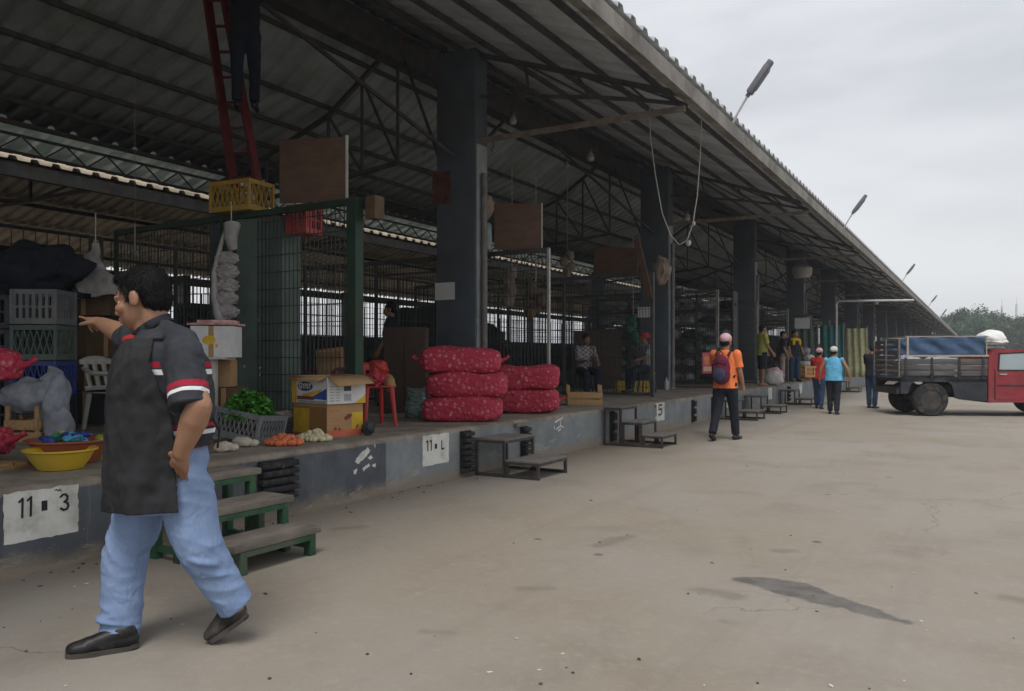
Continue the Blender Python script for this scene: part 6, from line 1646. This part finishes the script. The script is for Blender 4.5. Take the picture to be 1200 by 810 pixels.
for i, (m, r, l) in enumerate(((M['orange'], (.24, .2, .30), 'orange sack at the bottom of the small pile by the man with yellow cloth'), (M['white_cloth'], (.30, .22, .16), 'white sack second in the small pile by the man with yellow cloth'), (M['white_cloth'], (.26, .2, .15), 'white sack third in the small pile by the man with yellow cloth'), (M['grey_sack'], (.22, .18, .18), 'greyish sack topping the small pile by the man with yellow cloth'))):
    zz = PZ+[.24, .58, .82, 1.06][i]; b = MB(); b.ell((0, 0, 0), tuple(q_*.8 for q_ in r), amp=.25, sub=3, fr=8, seed=i); o = b.build('small_sack', m, None, 60); o.location = (p.x+.05*(-1)**i, p.y+.1, zz); tag(o, l, 'sack', 'small sack pile on the platform')
p = onplat(905, 452)
for i, (dx, m, l) in enumerate(((.0, 'white_cloth', 'white sack on the floor beside the barefoot man'), (-.1, 'pink_cloth', 'pinkish sack behind the barefoot man'))):
    b = MB(); b.ell((0, 0, .2), (.28, .2, .22), amp=.25, sub=3, fr=8, seed=i+5); o = b.build('small_sack', M[m], None, 60); o.location = (p.x+dx, p.y+.2+.5*i, PZ+.1*i); tag(o, l, 'sack')
for i in range(9):
    y = 40+i*5.5; s = thing('goods_pile', 'dim pile of wares far along the platform', 'goods', (-7.2-rnd.random(), y, PZ), 0, 'wares piled far along the platform')
    b = MB(); b.box((0, 0, .06), (2, 2, .12)); b.build('pallet', M['wood_grey'], s)
    b = MB()
    for j in range(5): b.ell((rnd.uniform(-.6, .6), rnd.uniform(-.6, .6), .4+.3*j), (.6, .6, .35), amp=.3, sub=3, seed=i*5+j)
    b.build('wares', (M['tan_cloth'], M['grey_cloth'], M['dark_cloth'], M['red_cloth'])[i % 4], s, 60)
# low building glimpsed past the shed end
b = MB(); t = thing('far_building', 'small pale building with red roof glimpsed past the shed end', 'building', (-6, 185, 0)); b.box((0, 0, 2), (16, 8, 4)); b.build('wall', M['pale_plastic'], t)
b = MB(); b.grid([[(-8.5, -4.6, 4), (8.5, -4.6, 4)], [(-8.5, 0, 5.6), (8.5, 0, 5.6)], [(-8.5, 4.6, 4), (8.5, 4.6, 4)]]); b.build('roof', mat('pinkish_roof', (.42, .26, .23), .8), t, solid=.1)
b = MB()
for x in (-5, -1.5, 2, 5.5): b.box((x, -4.01, 2.1), (1.3, .06, 1.2))
b.build('windows', M['dark_plastic'], t)

# ------------------------------------------------------------------ trees
def foliage_mat(name, c):
    m, nt, b = newmat(name); k = N(nt); v = k.coord(); n = k.noise(v, .35, 3); n2 = k.noise(v, 3, 3)
    cc = k.mix(k.ramp(n, .35, .65), tuple(x*.6 for x in c), tuple(x*1.35 for x in c)); cc = k.mix(k.math('MULTIPLY', k.ramp(n2, .45, .7), .4), cc, tuple(x*1.5 for x in c))
    k.l(cc, b.inputs['Base Color']); b.inputs['Roughness'].default_value = .7; return m
mF = foliage_mat('tree_leaves', (.035, .088, .026)); mF2 = foliage_mat('tree_leaves_light', (.055, .09, .025)); mT = mat('bark', (.09, .07, .05), .9, .3, 3, .5, 8)
def crown(seed, R, H, n):
    b = MB(); rr = random.Random(seed); cl = []
    for i in range(26):
        u = rr.uniform(0, 2*PI); r = R*math.sqrt(rr.random())*.85; z_ = rr.uniform(-.5, .55)*H*(1-.5*(r/R)**2); cl.append((Vector((r*math.cos(u), r*math.sin(u), z_)), rr.uniform(.18, .36)*R))
    for i in range(n):
        c, cr_ = cl[rr.randrange(len(cl))]
        d = Vector((rr.gauss(0, 1), rr.gauss(0, 1), rr.gauss(0, .8))).normalized()*cr_*(rr.random()**.4); p = c+d
        s = rr.uniform(.18, .42); Rm = Euler((rr.uniform(-1.2, 1.2), rr.uniform(-1.2, 1.2), rr.uniform(0, 6.3))).to_matrix()
        b.face([p+Rm @ Vector(q)*s for q in ((-.6, 0, 0), (0, -.42, .1), (.75, 0, -.05), (0, .42, .1))])
    me = bpy.data.meshes.new('crown'); b.bm.to_mesh(me); b.bm.free(); return me
crowns = [crown(i, 4.5+.5*i, 6.0+.5*i, 5200) for i in range(3)]
for c, m_ in zip(crowns, (mF, mF2, mF)): c.materials.append(m_)
lab = ['dark leafed tree', 'lighter leafed tree', 'broad crowned tree']
def trunkmesh():
    b = MB(); b.tube([(0, 0, 0), (.1, 0, 2), (.05, .1, 4.5), (.2, 0, 7)], [.32, .24, .18, .08], 10)
    for a in range(5): d = Vector((math.cos(a*1.26), math.sin(a*1.26), 1.1)); b.tube([(.08, 0, 3+a*.4), Vector((.08, 0, 3+a*.4))+d*1.4, Vector((.08, 0, 3+a*.4))+d*2.6+Vector((0, 0, .3))], [.12, .08, .03], 7)
    o = b.build('trunk', mT); me = o.data; bpy.data.objects.remove(o); return me
tkm = trunkmesh()
spec = [(1113, 150, .78, 0), (1124, 162, 1.0, 1), (1137, 158, 1.04, 2), (1149, 170, 1.06, 0), (1160, 160, .98, 1), (1172, 165, .92, 2), (1184, 172, .85, 0), (1194, 158, .86, 1), (1206, 166, .9, 2), (1222, 160, .95, 0), (1245, 165, 1.0, 1), (1275, 165, 1.0, 2), (1142, 190, 1.15, 1), (1168, 195, 1.05, 0), (1190, 196, 1.0, 2), (1310, 170, 1.0, 0), (1350, 175, 1.05, 1), (1104, 185, .8, 2), (1400, 180, 1.0, 2)]
for i, (px, D_, s, kd) in enumerate(spec):
    q = CAM+ray(px, HZ)*D_; q.z = 0
    order = ['first', 'second', 'third', 'fourth', 'fifth', 'sixth', 'seventh', 'eighth', 'ninth', 'tenth', 'eleventh', 'twelfth', 'thirteenth', 'fourteenth', 'fifteenth', 'sixteenth', 'seventeenth', 'eighteenth', 'nineteenth']
    t = thing('tree', lab[kd]+(' in the front row beyond the shed end' if D_ < 180 else ' in the rear row beyond the shed end')+', '+order[i]+' of the line', 'tree', q, rnd.uniform(0, 6), 'trees beyond the end of the shed'); t.scale = (s, s, s)
    link('trunk', tkm, t); co = link('crown', crowns[kd], t); co.location = (0, 0, 6.9)
    c2 = link('crown', crowns[(kd+1) % 3], t); c2.location = (.5, .4, 3.6); c2.scale = (.9, .9, .7)
for px, zt, l in ((1174, 16.5, 'thin lattice mast left of the farther pair behind the trees'), (1191, 17, 'thin lattice mast at the far right behind the trees')):
    q = CAM+ray(px, HZ)*230; t = thing('mast', l, 'mast', (q.x, q.y, 0))
    b = MB()
    for sx in (-1, 1):
        for sy in (-1, 1): b.bar((sx*.4, sy*.4, 0), (sx*.15, sy*.15, zt), .09)
    for i in range(14): z_ = i*zt/14; b.bar((-.4+.25*i/14, 0, z_), (.4-.25*i/14, 0, z_+zt/14), .05); b.bar((0, -.4+.25*i/14, z_), (0, .4-.25*i/14, z_+zt/14), .05)
    b.build('lattice', M['steel_grey'], t)
    b = MB(); b.cyl((0, 0, zt), (0, 0, zt+2), .04, seg=6); b.build('antenna', M['steel_grey'], t)

bpy.data.batch_remove(USED); bpy.data.scenes.remove(TMP)

# ------------------------------------------------------------------ haze
b = MB(); b.box((0, 390, 9.5), (904, 1024, 21))
m = bpy.data.materials.new('thin_haze'); m.use_nodes = True; nt = m.node_tree; nt.nodes.clear()
out = nt.nodes.new('ShaderNodeOutputMaterial'); pv = nt.nodes.new('ShaderNodeVolumePrincipled')
pv.inputs['Color'].default_value = (.86, .90, .97, 1); pv.inputs['Density'].default_value = .0012; pv.inputs['Anisotropy'].default_value = .2
nt.links.new(pv.outputs[0], out.inputs['Volume'])
o = b.build('haze', m); tag(o, 'thin grey haze hanging in the air over the yard', 'haze', kind='stuff')
